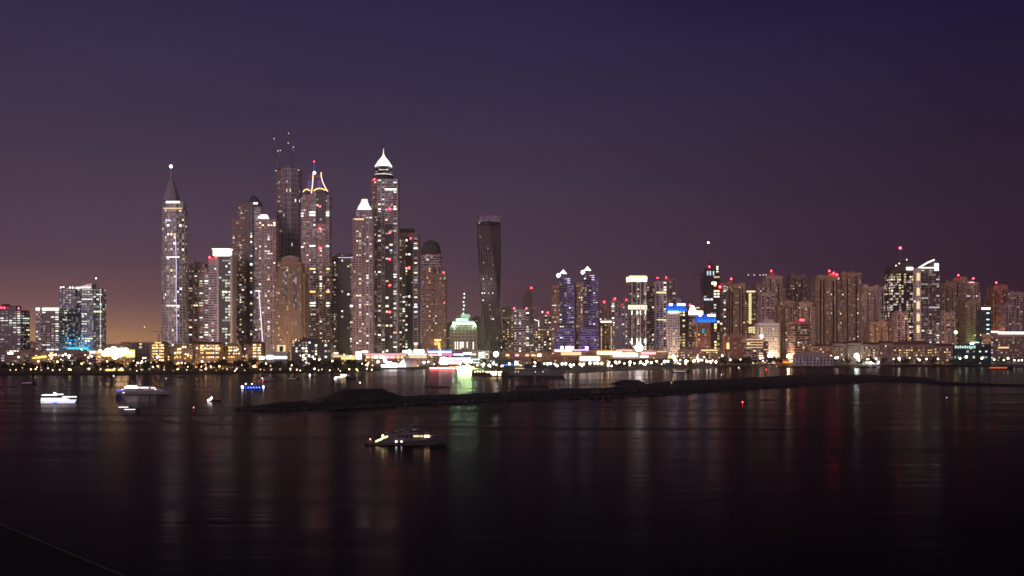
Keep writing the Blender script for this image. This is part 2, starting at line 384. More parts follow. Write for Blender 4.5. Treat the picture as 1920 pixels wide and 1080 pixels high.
for x, y in ((114, 539), (119, 538), (131, 539), (136, 539)): T.beacon(x, y, E_white, 1.1, 4, 'roof_lamp')
T.em(142, 169, 538, 541, E_crown, 'roof_light', 5); T.mast(180, 522, 541, .7, None, E_white, 1.2)
for i in range(34): T.beacon(188.2, 543 + i * 3.3, E_crown, .8, 1, 'edge_lamp')
for i in range(60):
    x = min(172, max(114, random.gauss(146, 13))); y = 655 - abs(random.gauss(0, 17)); T.em(x, x + U(1.2, 2.4), y - U(1, 1.8), y, random.choice((E_dimcyan, E_dimcyan, E_cyan, emit('led_ice', (.55, .95, 1), 1.1))), 'cyan_window', -3.4, .6)
T.em(118, 165, 651, 655, E_cyan, 'wash_light', -4)

# --- construction frame with crane by the blaze
T = Tower('unfinished_building', 'low unfinished concrete frame building beside the orange blaze of light', 2150, 247, 300, 'building')
T.blk(247, 300, 642, sty='frame', n=10, wm='window_gold', depth=30, roof=False)

# --- the group with the pyramid tower
T = Tower('skyscraper', 'slim octagonal tower with white frame, grey pyramid spire and lamp on its tip', 2380, 299, 344)
T.blk(299, 344, 573, None, 'blue', 26, pl='oct', roof=False); T.blk(300, 343, 482, 573, 'blue', 26, pl='oct', name='middle_shaft', dD=1, roof=False); T.blk(301, 342, 392, 482, 'blue', 26, pl='oct', name='upper_shaft', dD=2, roof=False)
for y in (482, 573): T.blk(298.5, 344.5, y - 2, y + 1.5, 'blue', 0, pl='oct', name='belt', dD=-1, roof=False); T.em(312, 336, y - .8, y + .8, E_crown, 'belt_light', -2.2)
T.blk(303, 340, 377, 392, 'grey', 0, pl='oct', name='collar', dD=4, roof=False); T.em(311, 337, 377, 380.5, E_crown, 'collar_light', 2); T.em(306, 341, 389.5, 391.2, E_warmband, 'collar_light', 0)
T.lathe(321.5, [(17, 377), (11, 357), (6, 341), (2, 333)], metal, 'pyramid_spire', 24, 8, False); T.mast(320.5, 312, 336, 1.5, metal, E_white, 3.2, 24)
T.line([(328.5, 440), (329.5, 470), (331, 505), (330, 540), (331, 580), (332, 640)], .55, E_led, 'light_strip', -.6)
T.em(310, 320, 412, 414, E_led, 'light_strip', -.2)
T = Tower('apartment_tower', 'beige balcony apartment tower with stepped roof, next to the pyramid tower', 2450, 342, 392)
T.blk(342, 392, 512, sty='tband', n=62, depth=40, roof=False); T.blk(347, 388, 502, 512, 'pink', 2, name='setback', dD=5, roof=False); T.blk(356, 384, 495, 502, 'pink', 0, name='penthouse', dD=9)
T.mast(365, 470, 497, .6)
T = Tower('office_tower', 'green windowed tower framed in white with a glowing white box on its roof', 2330, 391, 436)
T.blk(391, 411, 484, sty='gband', n=14, wm='window_mixed', depth=34, dD=2, roof=False, name='side_shaft'); T.blk(410, 433, 481, sty='glass', n=80, wm='window_office', mode='strip', depth=34, roof=False)
T.profile([(431.5, 478), (435.5, 480), (436, 690), (431.5, 690)], white, 'white_fin', -2, 36); T.profile([(406.5, 484), (410, 481), (410, 690), (406.5, 690)], white, 'white_fin', -2, 30)
T.em(399, 430, 467, 479, E_crown, 'glowing_roof_block', 6, 22); T.em(397, 431, 465.8, 467.2, E_crown, 'glowing_cap', 4, 26); T.beacon(393, 482); T.beacon(405, 481)  # roof block emits in place of floodlight on a white crown
T = Tower('skyscraper', 'dark stepped tower with louvred flanks and black pointed glass peak', 2420, 436, 487)
T.blk(436, 466, 412, sty='bband', n=26, dD=6, depth=46, roof=False, name='left_wing'); T.blk(446, 468, 384, 412, 'bband', 5, dD=9, depth=40, roof=False, name='upper_wing')
T.blk(462, 474, 378, None, 'glass', 16, depth=40, name='glass_spine', dD=-2, roof=False); T.blk(473, 487, 386, None, 'gband', 14, dD=3, depth=40, roof=False, name='right_wing')
T.profile([(464, 380), (473, 365), (485, 379), (486, 388), (464, 388)], dark, 'peak', -1, 34); T.em(475, 483, 380, 382.5, E_shop, 'peak_light', -2)
T = Tower('apartment_tower', 'slender pinkish tower with lit white crown, between the black peak and unfinished tower', 2400, 484, 517)
T.blk(485, 517, 412, sty='pink', n=85, depth=34, roof=False); T.taper(486, 502, 409, 488, 499, 402, E_crown, 'crown', 6); T.em(484, 500, 405.5, 409, E_shop, 'crown_light', 3); T.mast(493, 390, 403, .5)  # crown glows by itself, standing in for floodlighting
T.line([(485.3, 545), (488, 580), (491, 620), (494, 660)], .9, emit('strip_white', (.95, .88, 1), 1.5), 'light_strip', -6)
T.em(478, 486, 544.6, 546, E_crown, 'light_strip', -6)
T = Tower('skyscraper', 'tall unlit rounded tower still under construction with cranes on its roof', 2520, 517, 562)
T.blk(519, 530, 322, sty='bband', n=4, wm='window_warm', dD=6, depth=30, roof=False, name='hoist_shaft', pitch=9); T.blk(524, 561, 316, None, 'pier', 9, pl='round', depth=46, roof=False, name='round_shaft', dD=-4)
T.blk(515, 562, 440, None, 'pier', 6, pl='oct', name='lower_shaft', dD=0, roof=False); T.blk(521, 548, 312, 322, 'frame', 0, depth=20, dD=18, name='core_top', roof=False)
for x, y in ((517, 320), (560, 319), (537.5, 340)): T.beacon(x, y, E_crown, 1.0, -6)
FTOP = T
T = Tower('apartment_tower', 'tan residential tower with arched top, standing before the unfinished tower', 2290, 515, 571)
T.blk(521, 565, 492, sty='tan', n=22, wm='window_warm', depth=40, roof=False); T.blk(514, 571, 512, sty='tan', n=40, wm='window_warm', dD=5, depth=44, roof=False, name='side_wings'); T.blk(528, 560, 484, 492, 'tan', 0, dD=2, depth=30, name='attic', roof=False)
T.profile([(529, 484), (533, 481), (538, 479.5), (544, 479), (550, 479.5), (556, 481.5), (559, 484)], pink, 'arched_roof', 4, 22); T.em(531, 538, 508, 560, glass, 'glass_or_gap_bay', -1.5, 1); T.em(550, 556, 505, 580, glass, 'glass_or_gap_bay', -1.5, 1)
T.em(521, 533, 650, 665, E_warmband, 'entrance_light', -3)
T = Tower('skyscraper', 'tower crowned by amber neon arches and a flared lantern with blue spire', 2440, 565, 618)
T.blk(568, 585, 366, None, 'pink', 22, dD=4, roof=False, depth=40, name='left_bay'); T.blk(582, 592, 360, None, 'gband', 12, dD=-3, roof=False, depth=46, name='balcony_stack'); T.blk(592, 611, 361, 420, 'glass', 3, dD=0, roof=False, depth=42, name='glass_or_gap_bay')
T.blk(592, 611, 420, None, 'pink', 34, dD=0, roof=False, depth=42, name='middle_bay'); T.blk(610, 617, 366, None, 'gband', 8, dD=3, roof=False, depth=36, name='balcony_stack'); T.blk(565, 570, 370, None, 'gband', 6, dD=6, roof=False, depth=36, name='balcony_stack')
for y in (398, 403, 461): T.em(580, 591, y - 1.3, y + 1.3, E_crown, 'balcony_light', -5); T.em(609.5, 617, y - .8, y + 1.8, E_crown, 'balcony_light', 0); T.em(564.5, 569, y + 1, y + 3, E_crown, 'balcony_light', 3)
for y in (504, 547): T.em(581, 591, y - 1, y + 1, E_neon, 'balcony_light', -5); T.em(611, 618, y - 1, y + 1, E_neon, 'balcony_light', 0); T.em(565, 570, y, y + 2, E_neon, 'balcony_light', 3)
for y in (568, 573): T.em(581, 591.5, y - 1, y + 1, E_crown, 'balcony_light', -5); T.em(611, 618, y - 1, y + 1, E_crown, 'balcony_light', 0); T.em(565, 570, y, y + 2, E_crown, 'balcony_light', 3)
T.line([(568, 360), (571, 356.5), (575, 354.5), (578, 355.5), (581.5, 358)], .95, E_neon, 'neon_arch', -2); T.line([(588, 357.5), (593, 354.5), (599, 353), (605, 354), (611, 357)], .95, E_neon, 'neon_arch', -2)
T.line([(587, 327), (586.5, 340), (585.5, 350), (583.8, 362)], .95, E_pinkneon, 'neon_rib', -4); T.line([(602, 323), (602.5, 332), (605, 341), (609, 350), (614.5, 359)], .95, E_pinkneon, 'neon_rib', 6)
T.taper(574, 608, 360, 579, 602, 333, mat('lantern_lattice', (.2, .12, .3)), 'lantern', 8); T.taper(578, 604, 333, 579, 603, 328, brown, 'lantern_ring', 7)
for x in (577, 580, 583, 596, 599, 602): T.em(x, x + .9, 338, 352, E_violet, 'lantern_light', 4 if x < 590 else 6)
T.beacon(589.5, 324, E_shop, 3.6, 10, 'lantern_lamp'); T.mast(589, 303, 325, .9, emit('spire_blue', (.2, .18, .9), .7), E_red, 1.0, 14, 'spire')
for y in (387, 428, 465): T.beacon(600, y)
T = Tower('apartment_tower', 'dark tower with one banded flank and blank side, left of the small white crown', 2500, 620, 664)
T.blk(633, 656, 476, None, 'glass', 10, depth=44, dD=-3, roof=False); T.blk(652, 664, 481, None, 'gband', 10, dD=2, depth=40, name='balcony_wing', roof=False); T.blk(621, 634, 482, None, 'bband', 16, dD=3, depth=40, name='balcony_wing'); T.em(634, 663, 482.5, 483.3, E_led, 'edge_light', -4)
T.em(655, 662, 572, 575, E_shop, 'window_light', 0); T.em(655, 662, 603, 606, E_warmband, 'window_light', 0)
T = Tower('apartment_tower', 'grey tower topped by a stepped glowing white pyramid, left of the domed giant', 2380, 661, 698)
T.blk(662, 683, 410, None, 'pink', 60, depth=36, roof=False); T.blk(680, 698, 402, None, 'grey', 28, dD=4, depth=36, roof=False, name='right_shaft'); T.blk(668, 697, 393, 410, 'grey', 0, dD=8, depth=26, name='attic', roof=False)
T.taper(670, 696, 393, 672, 692, 386, E_crown, 'crown_tier', 7, 26); T.taper(673, 691, 386, 676, 689, 380, E_crown, 'crown_tier', 10, 20); T.taper(676.5, 688.5, 380, 678, 688, 373, emit('crown_cream', (1, .86, .72), 1.3), 'crown_tip', 12, 14); T.em(663, 682, 409.5, 411.5, E_warmband, 'crown_light', -1)  # emissive tiers stand in for a floodlit stepped crown
T = Tower('skyscraper', 'tallest tower, with glowing white onion dome, drum and needle', 2460, 697, 746)
T.blk(697, 709, 336, None, 'bband', 14, dD=5, depth=44, roof=False, name='left_wing'); T.blk(708, 722, 336, None, 'grey', 34, dD=-2, depth=46, roof=False); T.blk(722, 737, 336, 420, 'gband', 6, dD=-4, depth=46, roof=False, name='upper_bay')
T.blk(722, 737, 420, None, 'glass', 18, dD=-4, depth=46, roof=False, name='glass_or_gap_bay'); T.blk(736, 745, 336, None, 'grey', 22, dD=0, depth=44, roof=False, name='right_wing')
T.lathe(719, [(20, 337), (20, 333), (18.5, 333), (18.5, 329)], dark, 'drum_base', 26); T.lathe(719, [(15, 330), (15, 313)], glass, 'drum', 26); T.lathe(719, [(17, 330.5), (17, 328)], E_crown, 'drum_light', 26)
for i in range(7): T.beacon(711 + i * 2.7, 318, E_crown, .9, 8, 'drum_lamp')
T.lathe(719, [(16, 313), (16, 310.5), (14, 309), (11.5, 304), (7.5, 299), (4, 295), (1.7, 291), (.9, 288), (.5, 284), (.15, 278)], emit('dome_glow', (1, .97, .88), 1.9), 'dome', 26);  # emission stands in for floodlighting on the white dome
for i in range(6): T.beacon(708.5 + i * 4.2, 306.5, dark, .9, 10.5 + abs(i - 2.5) * 2.6, 'dome_opening')
T.beacon(702, 336); T.em(722, 743, 354, 356, E_shop, 'window_light', -6)
for y in (392, 436, 486, 535, 585): T.beacon(731, y, r=2.0, dD=-6)
T = Tower('apartment_tower', 'hazy framed tower carrying a red lamp, right of the domed giant', 2560, 747, 785)
T.blk(748, 760, 441, None, 'pink', 30, depth=40, roof=False, name='left_shaft'); T.blk(759, 776, 443, None, 'glass', 26, depth=40, dD=3, roof=False, name='glass_or_gap_bay'); T.blk(775, 784, 441, None, 'grey', 30, depth=40, roof=False, name='right_shaft'); T.blk(748, 784, 437, 443, 'grey', 0, depth=36, dD=2, name='lintel', roof=False); T.blk(750, 776, 429, 437, 'frame', 0, depth=26, dD=8, name='crown', roof=False)
T.beacon(770, 447); T.beacon(767, 501)
T = Tower('skyscraper', 'dark tower with round dark dome rising over an orange lit lower facade', 2500, 788, 828)
T.blk(789, 827, 476, None, 'gband', 16, pl='round', roof=False, depth=40, dD=14); T.lathe(808, [(19, 478), (18.5, 470), (16.5, 462), (12, 455), (6, 451.5), (1, 450.5)], dark, 'dome', 33); T.mast(806, 441, 452, .5, None, None, 1, 32)
T.blk(795, 812, 498, None, 'brown', 22, wm='window_warm', depth=30, dD=-6, roof=False, name='front_wing'); T.blk(811, 836, 512, None, 'brown', 16, wm='window_warm', depth=34, dD=-2, roof=False, name='side_wing')
T.em(814, 827, 636.5, 638.5, E_neon, 'sign_bar', -10)
for i, r0 in enumerate((5.6, 3.9, 2.2)): T.line([(820 - r0 * cos(a) * (1 if a < 1.57 else 1), 646 + i * .8 - r0 * sin(a)) for a in [0, .5, 1, 1.57, 2.1, 2.6]] + [(820 + r0 * .9, 654)], .5, E_neon, 'sign_arc', -9)
T.beacon(832, 511); T.beacon(833, 568); T.beacon(806, 567, E_neon, 1.6)

# --- green lit construction tower, twisted tower and company
T = Tower('unfinished_building', 'half built tower with green floodlit scaffold top and lit mast', 2330, 845, 894, 'building')
T.blk(845, 893, 612, None, 'frame', 0, depth=40, dD=2, roof=False); T.blk(852, 886, 600, 612, 'frame', 0, depth=26, dD=8, name='scaffold_deck', roof=False); T.em(848, 890, 603, 609, E_green, 'flood_light', -1); T.em(855, 878, 597, 602, E_green, 'flood_light', 2); T.em(864, 881, 589, 596, emit('scaffold_green', (.6, 1, .7), .7), 'scaffold_light', 5)
T.mast(870.5, 548, 600, 1.2)
for x, y in ((850, 609.5), (860, 606), (879, 606), (890, 609.5)): T.beacon(x, y, emit('added_green_lamp', (.50, 1, .50), 170), 1.7, -3.5, 'added_flood_lamp')  # lamps added to send the green column down the water
for y in (551, 558, 566, 573, 580, 588, 594): T.beacon(870.5 + U(-2.6, 2.6) * (y > 562), y, E_mint, 1.7, 8, 'work_lamp')
for x0, h in ((853, 14), (857, 15), (862, 15), (865, 13), (867.5, 12), (875, 13), (886.5, 15)):
    for j in range(int(h / 2.8)): T.em(x0, x0 + 1.8, 641 + j * 2.9, 643 + j * 2.9, E_crown, 'work_light', -1)
T = Tower('skyscraper', 'twisted grey tower turning a quarter from foot to top', 2520, 896, 942)
def twist(tw, x0, x1, yt, yb, turn0, turn1):
    D = tw.D; k = D / F; cx0 = X(919.5, D); zb, zt = Z(yb, D), Z(yt, D); nfl = 62; core = MB(); cl = MB(); hw = 15.5 * k
    def sec(t, g):
        a = radians(turn0 + (turn1 - turn0) * t); h = hw + g; sh = (2.5 - 6 * t) * k
        return [(cx0 + sh + p * cos(a) - q * sin(a), D + 34 + p * sin(a) + q * cos(a)) for p, q in ((-h, -h), (h, -h), (h, h), (-h, h))]
    b = 0
    for i in range(nfl + 1):
        core.v += [(p[0], p[1], zb + (zt - zb) * i / nfl) for p in sec(i / nfl, 0)]
        if i:
            for q in range(4): r = (q + 1) % 4; core.f.append(((i - 1) * 4 + q, (i - 1) * 4 + r, i * 4 + r, i * 4 + q))
        if i < nfl: t = i / nfl; h = (zt - zb) / nfl; cl.prism(sec(t, .4), zb + (zt - zb) * t, zb + (zt - zb) * t + h * .22)
    core.f.append((nfl * 4, nfl * 4 + 1, nfl * 4 + 2, nfl * 4 + 3))
    o = core.build('shaft', void, tw.root, tw.org)
    for q in range(4):                      # twisting piers
        for j in range(7):
            u = j / 6; pts = []
            for i in range(0, nfl + 1, 3):
                s4 = sec(i / nfl, .25); a, b2 = Vector(s4[q]), Vector(s4[(q + 1) % 4]); p = a + (b2 - a) * u; pts.append((p.x, p.y, zb + (zt - zb) * i / nfl))
            cl.tube(pts, 1.5 if j in (0, 6) else .8, 5)
    cl.build('facade_cladding', mat('twist_render', (.22, .165, .195)), o, tw.org)
    for _ in range(46):
        t = int(R() * nfl) / nfl; q = random.choice((0, 0, 0, 3)); s4 = sec(t, .15); a, b2 = Vector(s4[q]), Vector(s4[(q + 1) % 4]); u = (random.randrange(8) + .5) / 8; p = a + (b2 - a) * u; e = (b2 - a).normalized()
        if q == 3 and e.x < .1: pass
        w = bpy.data.objects.new('window', WINMESH['window_mixed']); COL.objects.link(w); w.parent = o; h = (zt - zb) / nfl
        w.location = (p.x - tw.org[0], p.y - tw.org[1], zb + (zt - zb) * t + h * .68 - tw.org[2]); w.rotation_euler = (0, 0, atan2(e.y, e.x)); w.scale = (3.0, .3, h * .45)
    top = MB()
    for i in range(9):
        s4 = sec(1, 0)
        for q in range(4): a, b2 = Vector(s4[q]), Vector(s4[(q + 1) % 4]); p = a + (b2 - a) * (i / 8); top.box(p.x - .5, p.x + .5, p.y - .5, p.y + .5, zt, zt + random.choice((3, 6, 9, 13, 15)))
    top.build('roof_frame', grey, tw.root, tw.org)
twist(T, 896, 942, 414, 690, 36, -46)
T = Tower('apartment_tower', 'narrow tower with yellow lit bays, right beside the twisted tower', 2600, 943, 966)
T.blk(943, 966, 577, None, 'tan', 40, wm='window_gold', depth=26); 
T = Tower('apartment_tower', 'dark tower with wedge shaped penthouse and blue window lines', 2480, 964, 1001)
T.blk(964, 986, 581, None, 'gband', 40, depth=34, roof=False); T.blk(985, 1001, 577, None, 'office', 22, depth=34, dD=2, name='right_shaft', roof=False); T.profile([(980, 580), (981, 558), (990, 540), (997, 537), (998, 580)], dark, 'wedge_penthouse', 5, 22); T.beacon(964, 578); T.beacon(996, 540); T.beacon(987, 578)
T = Tower('apartment_tower', 'low hazy block with a bent white light strip, left of the violet twins', 2700, 1003, 1030)
T.blk(1003, 1030, 612, None, 'pink', 50, wm='window_warm', depth=30); T.line([(1001, 599), (1010, 602), (1010, 612)], .8, E_crown, 'light_strip'); T.beacon(1017, 585, E_crown, 2.2); T.mast(1017, 585, 612, .7)
for k, (x0, lab) in enumerate(((1031, 'violet lit twin tower with pointed white light cap, the left of the pair'), (1076.5, 'violet lit twin tower with pointed white light cap, the right of the pair'))):
    T = Tower('twin_tower', lab, 2360 + 12 * k, x0, x0 + 50, 'tower', 'violet lit twin towers'); y0 = 6 * (1 - k)
    T.blk(x0 + 4, x0 + 20, 530 + y0, None, 'brown', 34, wm='window_warm', dD=6, depth=36, roof=False, name='dark_wing'); T.blk(x0 + 18, x0 + 32, 512 + y0, None, 'violet', 10, dD=0, depth=40, roof=False); T.blk(x0 + 30, x0 + 45, 526 + y0, None, 'violet', 14, dD=3, depth=38, roof=False, name='right_wing'); T.blk(x0 + 10, x0 + 46, 618, None, 'violet', 4, dD=-8, depth=30, roof=False, name='curved_base')
    led = MB(); D = T.D
    for j in range(26):
        y = 526 + y0 + j * 4.6
        if y > 610: break
        [led.box(X(x0 + 30 + q * 2.5, D), X(x0 + 31.7 + q * 2.5, D), D + 1.6, D + 2.4, Z(y + .7, D), Z(y - .3, D)) for q in range(6) if R() < .85]
    for j in range(9):
        y = 617 + j * 4.6; a = x0 + 12 - j * .4; [led.box(X(a + q * 2.5, D), X(a + 1.9 + q * 2.5, D), D - 9.4, D - 8.6, Z(y + .8, D), Z(y - .4, D)) for q in range(int((x0 + 45.5 - a) / 2.5)) if R() < .9]
    led.build('led_lattice', E_violet, T.root, T.org)
    T.profile([(x0 + 19, 506 + y0), (x0 + 25, 499 + y0), (x0 + 32, 507 + y0)], E_crown, 'light_cap', 2, 16); T.beacon(x0 + 16.5, 510.5 + y0, E_shop, 4.6, 2, 'light_globe')
    for y in (516, 519.5, 523.5): T.em(x0 + 28, x0 + 38, y + y0, y + 1.3 + y0, E_led, 'led_bar', 0)
    T.em(x0 + 24, x0 + 32, 640, 656, dark, 'entrance_opening', -10, 2)
for x0, x1, yt, D, sty, n, lab in (
    (1126, 1149, 604, 2450, 'tan', 20, 'short tower with bright roof bar and lamps up its edges, right of the violet twins'),):
    T = Tower('apartment_tower', lab, D, x0, x1); T.blk(x0, x1, yt, None, sty, n, wm='window_gold', depth=24, roof=False); T.em(x0, x1 - 2, yt - 2, yt, E_shop, 'roof_light')
    for j in range(15):
        for x in (x0 + 1.5, x1 - 3): T.beacon(x, yt + 9 + j * 3.2, E_warmband, 1.0, -1.5, 'edge_lamp')
for x0, x1, yt, sty, lab in (
    (1124, 1142, 570, 'brown', 'faint hazy tower with red lamps far behind the dotted short tower'), (1146, 1160, 564, 'pink', 'faint hazy tower topped by a red lamp, left of the paler one'),
    (1158, 1178, 574, 'grey', 'faint hazy grey tower with one white lit spot'), (1168, 1182, 566, 'brown', 'faint hazy reddish tower just left of the lit crown tower'), (1020, 1034, 590, 'pink', 'faint hazy tower peeping out left of the violet twins'),
    (1136, 1168, 598, 'grey', 'faint wide hazy block low behind the dotted short tower')):
    T = Tower('distant_tower', lab, 2950, x0, x1); T.blk(x0, x1, yt, None, sty, 18, wm='window_mixed', depth=40); T.beacon((x0 + x1) / 2, yt - 4, r=2.0, dD=10); T.mast((x0 + x1) / 2, yt - 3, yt, .7, None, None)
T = Tower('office_tower', 'tower with glowing cream crown, lit middle belt and uplit white fins', 2300, 1177, 1214)
T.blk(1179, 1213, 528, None, 'office', 60, depth=38, roof=False); T.taper(1178, 1213, 528, 1177, 1214, 519, emit('crown_amber', (1, .78, .50), 2.3), 'crown', -1, 34); T.em(1180, 1212, 516.5, 519, E_warmband, 'crown_rim', -3); T.em(1178, 1213, 572, 580, emit('belt_glow', (1, .82, .48), 2.0), 'belt', -1.6)  # crown emits where floodlights would brighten it
for x in (1185, 1194.5, 1201, 1210.5):
    T.em(x - .7, x + .7, 528, 648, white, 'fin', -2.4); T.em(x - .8, x + .8, 582, 590, E_crown, 'fin_light', -3.4); T.em(x - .9, x + .9, 634, 646, E_crown, 'fin_light', -3.4)
T = Tower('apartment_tower', 'plain reddish louvred slab right of the cream crowned tower', 2380, 1213, 1231)
T.blk(1213, 1231, 533, None, 'bband', 5, depth=36)
T = Tower('apartment_tower', 'twin shafted grey tower with yellow lit rows and red roof lamps', 2360, 1230, 1268)
T.blk(1230, 1250, 528, None, 'grey', 22, depth=34, roof=False, name='left_shaft'); T.blk(1248, 1267, 523, None, 'office', 16, dD=3, depth=36, roof=False, name='right_shaft'); T.em(1231, 1249, 547, 550, E_yel, 'lit_row', -1.4); T.em(1232, 1250, 598.5, 600.5, E_yel, 'lit_row', -1.4); T.beacon(1233, 521, r=1.3); T.beacon(1249, 520, r=1.3)
def blue_crown(T, x0, x1, xs, y0, y1, D):
    T.taper(x0, x1, y1, x0 + 3, x1 - 5, y0, emit('crown_blue', (.02, .12, .85), .95), 'blue_crown', -1, 34)
    for i in range(9):
        x = x0 + 1.2 + i * (x1 - x0 - 4) / 9; T.profile([(x, y1 - .3), (x + 1.1, y1 - .3), (x + 1.6, y1 - U(5, 9))], E_cyan, 'uplight', -3 + .4, 1)
    T.em(xs[0], xs[1], y0 - .8, y0 + 3.2, E_shop, 'crown_light', -1, 3); T.em(xs[2], xs[3], y0 - .8, y0 + 3, E_shop, 'crown_light', -1, 3)
T = Tower('hotel_tower', 'white faced tower with vivid blue crown over a bright white ledge', 2140, 1252, 1292, 'tower')
T.blk(1253, 1274, 586, None, 'white', 14, wm='window_warm', depth=26, roof=False, name='white_shaft'); T.blk(1273, 1291, 583, None, 'glass', 20, wm='window_gold', dD=5, depth=30, roof=False, name='dark_wing'); blue_crown(T, 1252, 1289, (1255, 1261, 1270, 1285), 570, 584, 0); T.em(1253, 1273, 583.5, 586.5, E_shop, 'ledge_light', -2); T.em(1252, 1276, 667, 672, E_yel, 'foot_light', -2)
T = Tower('hotel_tower', 'reddish block with blazing orange white roof between the two blue crowns', 2230, 1291, 1325, 'tower')
T.blk(1292, 1320, 590, None, 'bband', 14, wm='window_gold', depth=32, roof=False); T.em(1291, 1318, 583, 590, emit('roof_blaze', (1, .78, .58), 5), 'roof_light', -2, 24); T.taper(1294, 1306, 583, 1296, 1301, 573, emit('roof_blaze', (1, .78, .58), 5), 'glowing_roof_block', 4, 12); T.beacon(1294, 572); T.em(1304, 1312, 576, 578, E_warmband, 'roof_bar', 2)
T = Tower('hotel_tower', 'smaller reddish tower with vivid blue crown and teal lit emblem', 2120, 1307, 1346, 'tower')
T.blk(1309, 1332, 603, None, 'terra', 18, wm='window_gold', depth=28, roof=False, name='front_shaft'); T.blk(1331, 1345, 601, None, 'glass', 12, wm='window_gold', dD=5, depth=30, roof=False, name='dark_wing'); blue_crown(T, 1308, 1345, (1311, 1315, 1327, 1341), 590, 604, 0)
sg = T.em(1316, 1323, 616, 625.5, dark, 'sign_board', -2, 1); D = T.D - 2.6
lt = MB(); lt.box(X(1316.6, D), X(1318.0, D), D, D + .4, Z(624.6, D), Z(616.6, D))
for y in (616.6, 620, 623.3): lt.box(X(1318, D), X(1321.8, D), D, D + .4, Z(y + 1.3, D), Z(y, D))
lt.build('sign_letter', E_dimcyan, T.root, T.org)
T = Tower('office_tower', 'dark tower with bright window rows and tall mast tipped by a white lamp', 2260, 1316, 1356)
T.blk(1319, 1350, 512, None, 'glass', 70, mode='strip', depth=36, roof=False); T.blk(1324, 1348, 502, 512, 'glass', 0, dD=5, depth=26, roof=False, name='upper_block'); T.mast(1328, 455, 505, .9, None, E_white, 2.0, 14); T.profile([(1329, 488), (1344, 494), (1344, 502), (1328, 502)], dark, 'sail_roof', 12, 10)
for y in (499, 503, 508): T.em(1343.5, 1347, y, y + 2.2, E_crown, 'sign_light', 3)
for x in (1326, 1331, 1337): T.em(x, x + 2, 508, 516, emit('flag_light', (.7, .85, 1), 1.2), 'uplight', -1.5)
T.em(1335, 1343, 529, 533, E_warm, 'lit_lobby', -1.2); T.blk(1349, 1362, 531, None, 'office', 22, dD=4, depth=30, name='annex', mode='strip'); T.beacon(1350, 538, r=2.4); T.beacon(1330, 500)
JL = 'tan residential tower of the beach row'
JB = [0]
def jbr(x0, x1, yt, D, n, lab, sh=None, beacons=(), steps=1, sty='tan', wm='window_warm'):
    T = Tower('apartment_tower', lab, D, x0, x1); w = x1 - x0
    k = JB[0]; JB[0] += 1
    if sty == 'tan': sty = ('tan', 'pale', 'pink', 'tan', 'umber', 'pale', 'tan')[k % 7]
    a, b = (.10, .88) if k % 2 else (.04, .92); d = (0, 2, 4, 1)[k % 4]
    T.blk(x0 + w * a, x1 - w * (1 - b), yt + 4, None, sty, int(n * .5), wm=wm, depth=30, roof=False)
    T.blk(x0 + w * .36, x0 + w * .64, yt + 7, None, sty, int(n * .2), wm=wm, depth=30, dD=-2.5, roof=False, name='centre_bay')
    for u in (.30, .66): T.em(x0 + w * u, x0 + w * (u + .05), yt + 8 + U(0, 12), 672, void, 'glass_or_gap_bay', -1.2, 1)  # dark strips stand in for the shaded gaps between wings
    if k % 3 == 0: T.em(x0 + w * .17, x0 + w * .21, yt + 12, 672, void, 'glass_or_gap_bay', -1.2, 1); T.em(x0 + w * .8, x0 + w * .84, yt + 12, 672, void, 'glass_or_gap_bay', -1.2, 1)
    T.blk(x0, x0 + w * .22, yt + U(9, 26), None, sty, int(n * .15), wm=wm, depth=34, dD=5, roof=False, name='side_wing'); T.blk(x1 - w * .22, x1, yt + U(9, 34), None, sty, int(n * .2), wm=wm, depth=34, dD=5, roof=False, name='side_wing')
    if k % 4 == 0: T.blk(x0 + w * (a + .04), x0 + w * (a + .26), yt, yt + 5, sty, 0, depth=14, dD=3, roof=False, name='turret'); T.blk(x0 + w * (b - .26), x0 + w * (b - .04), yt + 1, yt + 5, sty, 0, depth=14, dD=3, roof=False, name='turret')
    elif k % 4 == 1: T.blk(x0 + w * .24, x0 + w * .72, yt + 1, yt + 5, 'brown', 0, depth=20, dD=5, roof=True, name='attic')
    elif k % 4 == 2: T.blk(x0 + w * .5, x0 + w * .86, yt, yt + 5, sty, 0, depth=18, dD=4, roof=False, name='attic'); T.blk(x0 + w * .1, x0 + w * .3, yt + 2, yt + 5, 'brown', 0, depth=12, dD=4, roof=False, name='turret')
    else: T.taper(x0 + w * .3, x1 - w * .3, yt + 4, x0 + w * .46, x1 - w * .46, yt - 1, brown, 'gabled_roof', 5, 18); T.blk(x0 + w * .12, x0 + w * .26, yt + 1.5, yt + 5, sty, 0, depth=12, dD=3, roof=False, name='turret')
    for x, y in beacons: T.beacon(x, y, r=1.8)
    return T
jbr(1360, 1400, 529, 2330, 26, 'tan residential tower with a red roof lamp, right of the masted dark tower', beacons=((1371, 523),))
T = Tower('apartment_tower', 'slim dark tower with a bright yellow lit stair strip down its front', 2400, 1399, 1417)
T.blk(1399, 1417, 548, None, 'brown', 8, wm='window_gold', depth=26, roof=False); T.em(1400, 1416, 545, 548, E_yel, 'roof_light', -1); [T.em(1404, 1409, 550 + i * 3.4, 552.4 + i * 3.4, E_yel, 'stair_light', -1.4) for i in range(17)]; [T.em(1404 + q * 4, 1407 + q * 4, 613 + i * 3, 615 + i * 3, E_yel, 'stair_light', -1.4) for i in range(4) for q in range(3)]
T = Tower('apartment_tower', 'dark unlit brown slab tower right of the yellow strip', 2420, 1416, 1437); T.blk(1416, 1437, 536, None, 'brown', 5, depth=30)
jbr(1432, 1472, 514, 2540, 30, 'far tan tower with a crane light row beside its top', beacons=((1446, 508),))
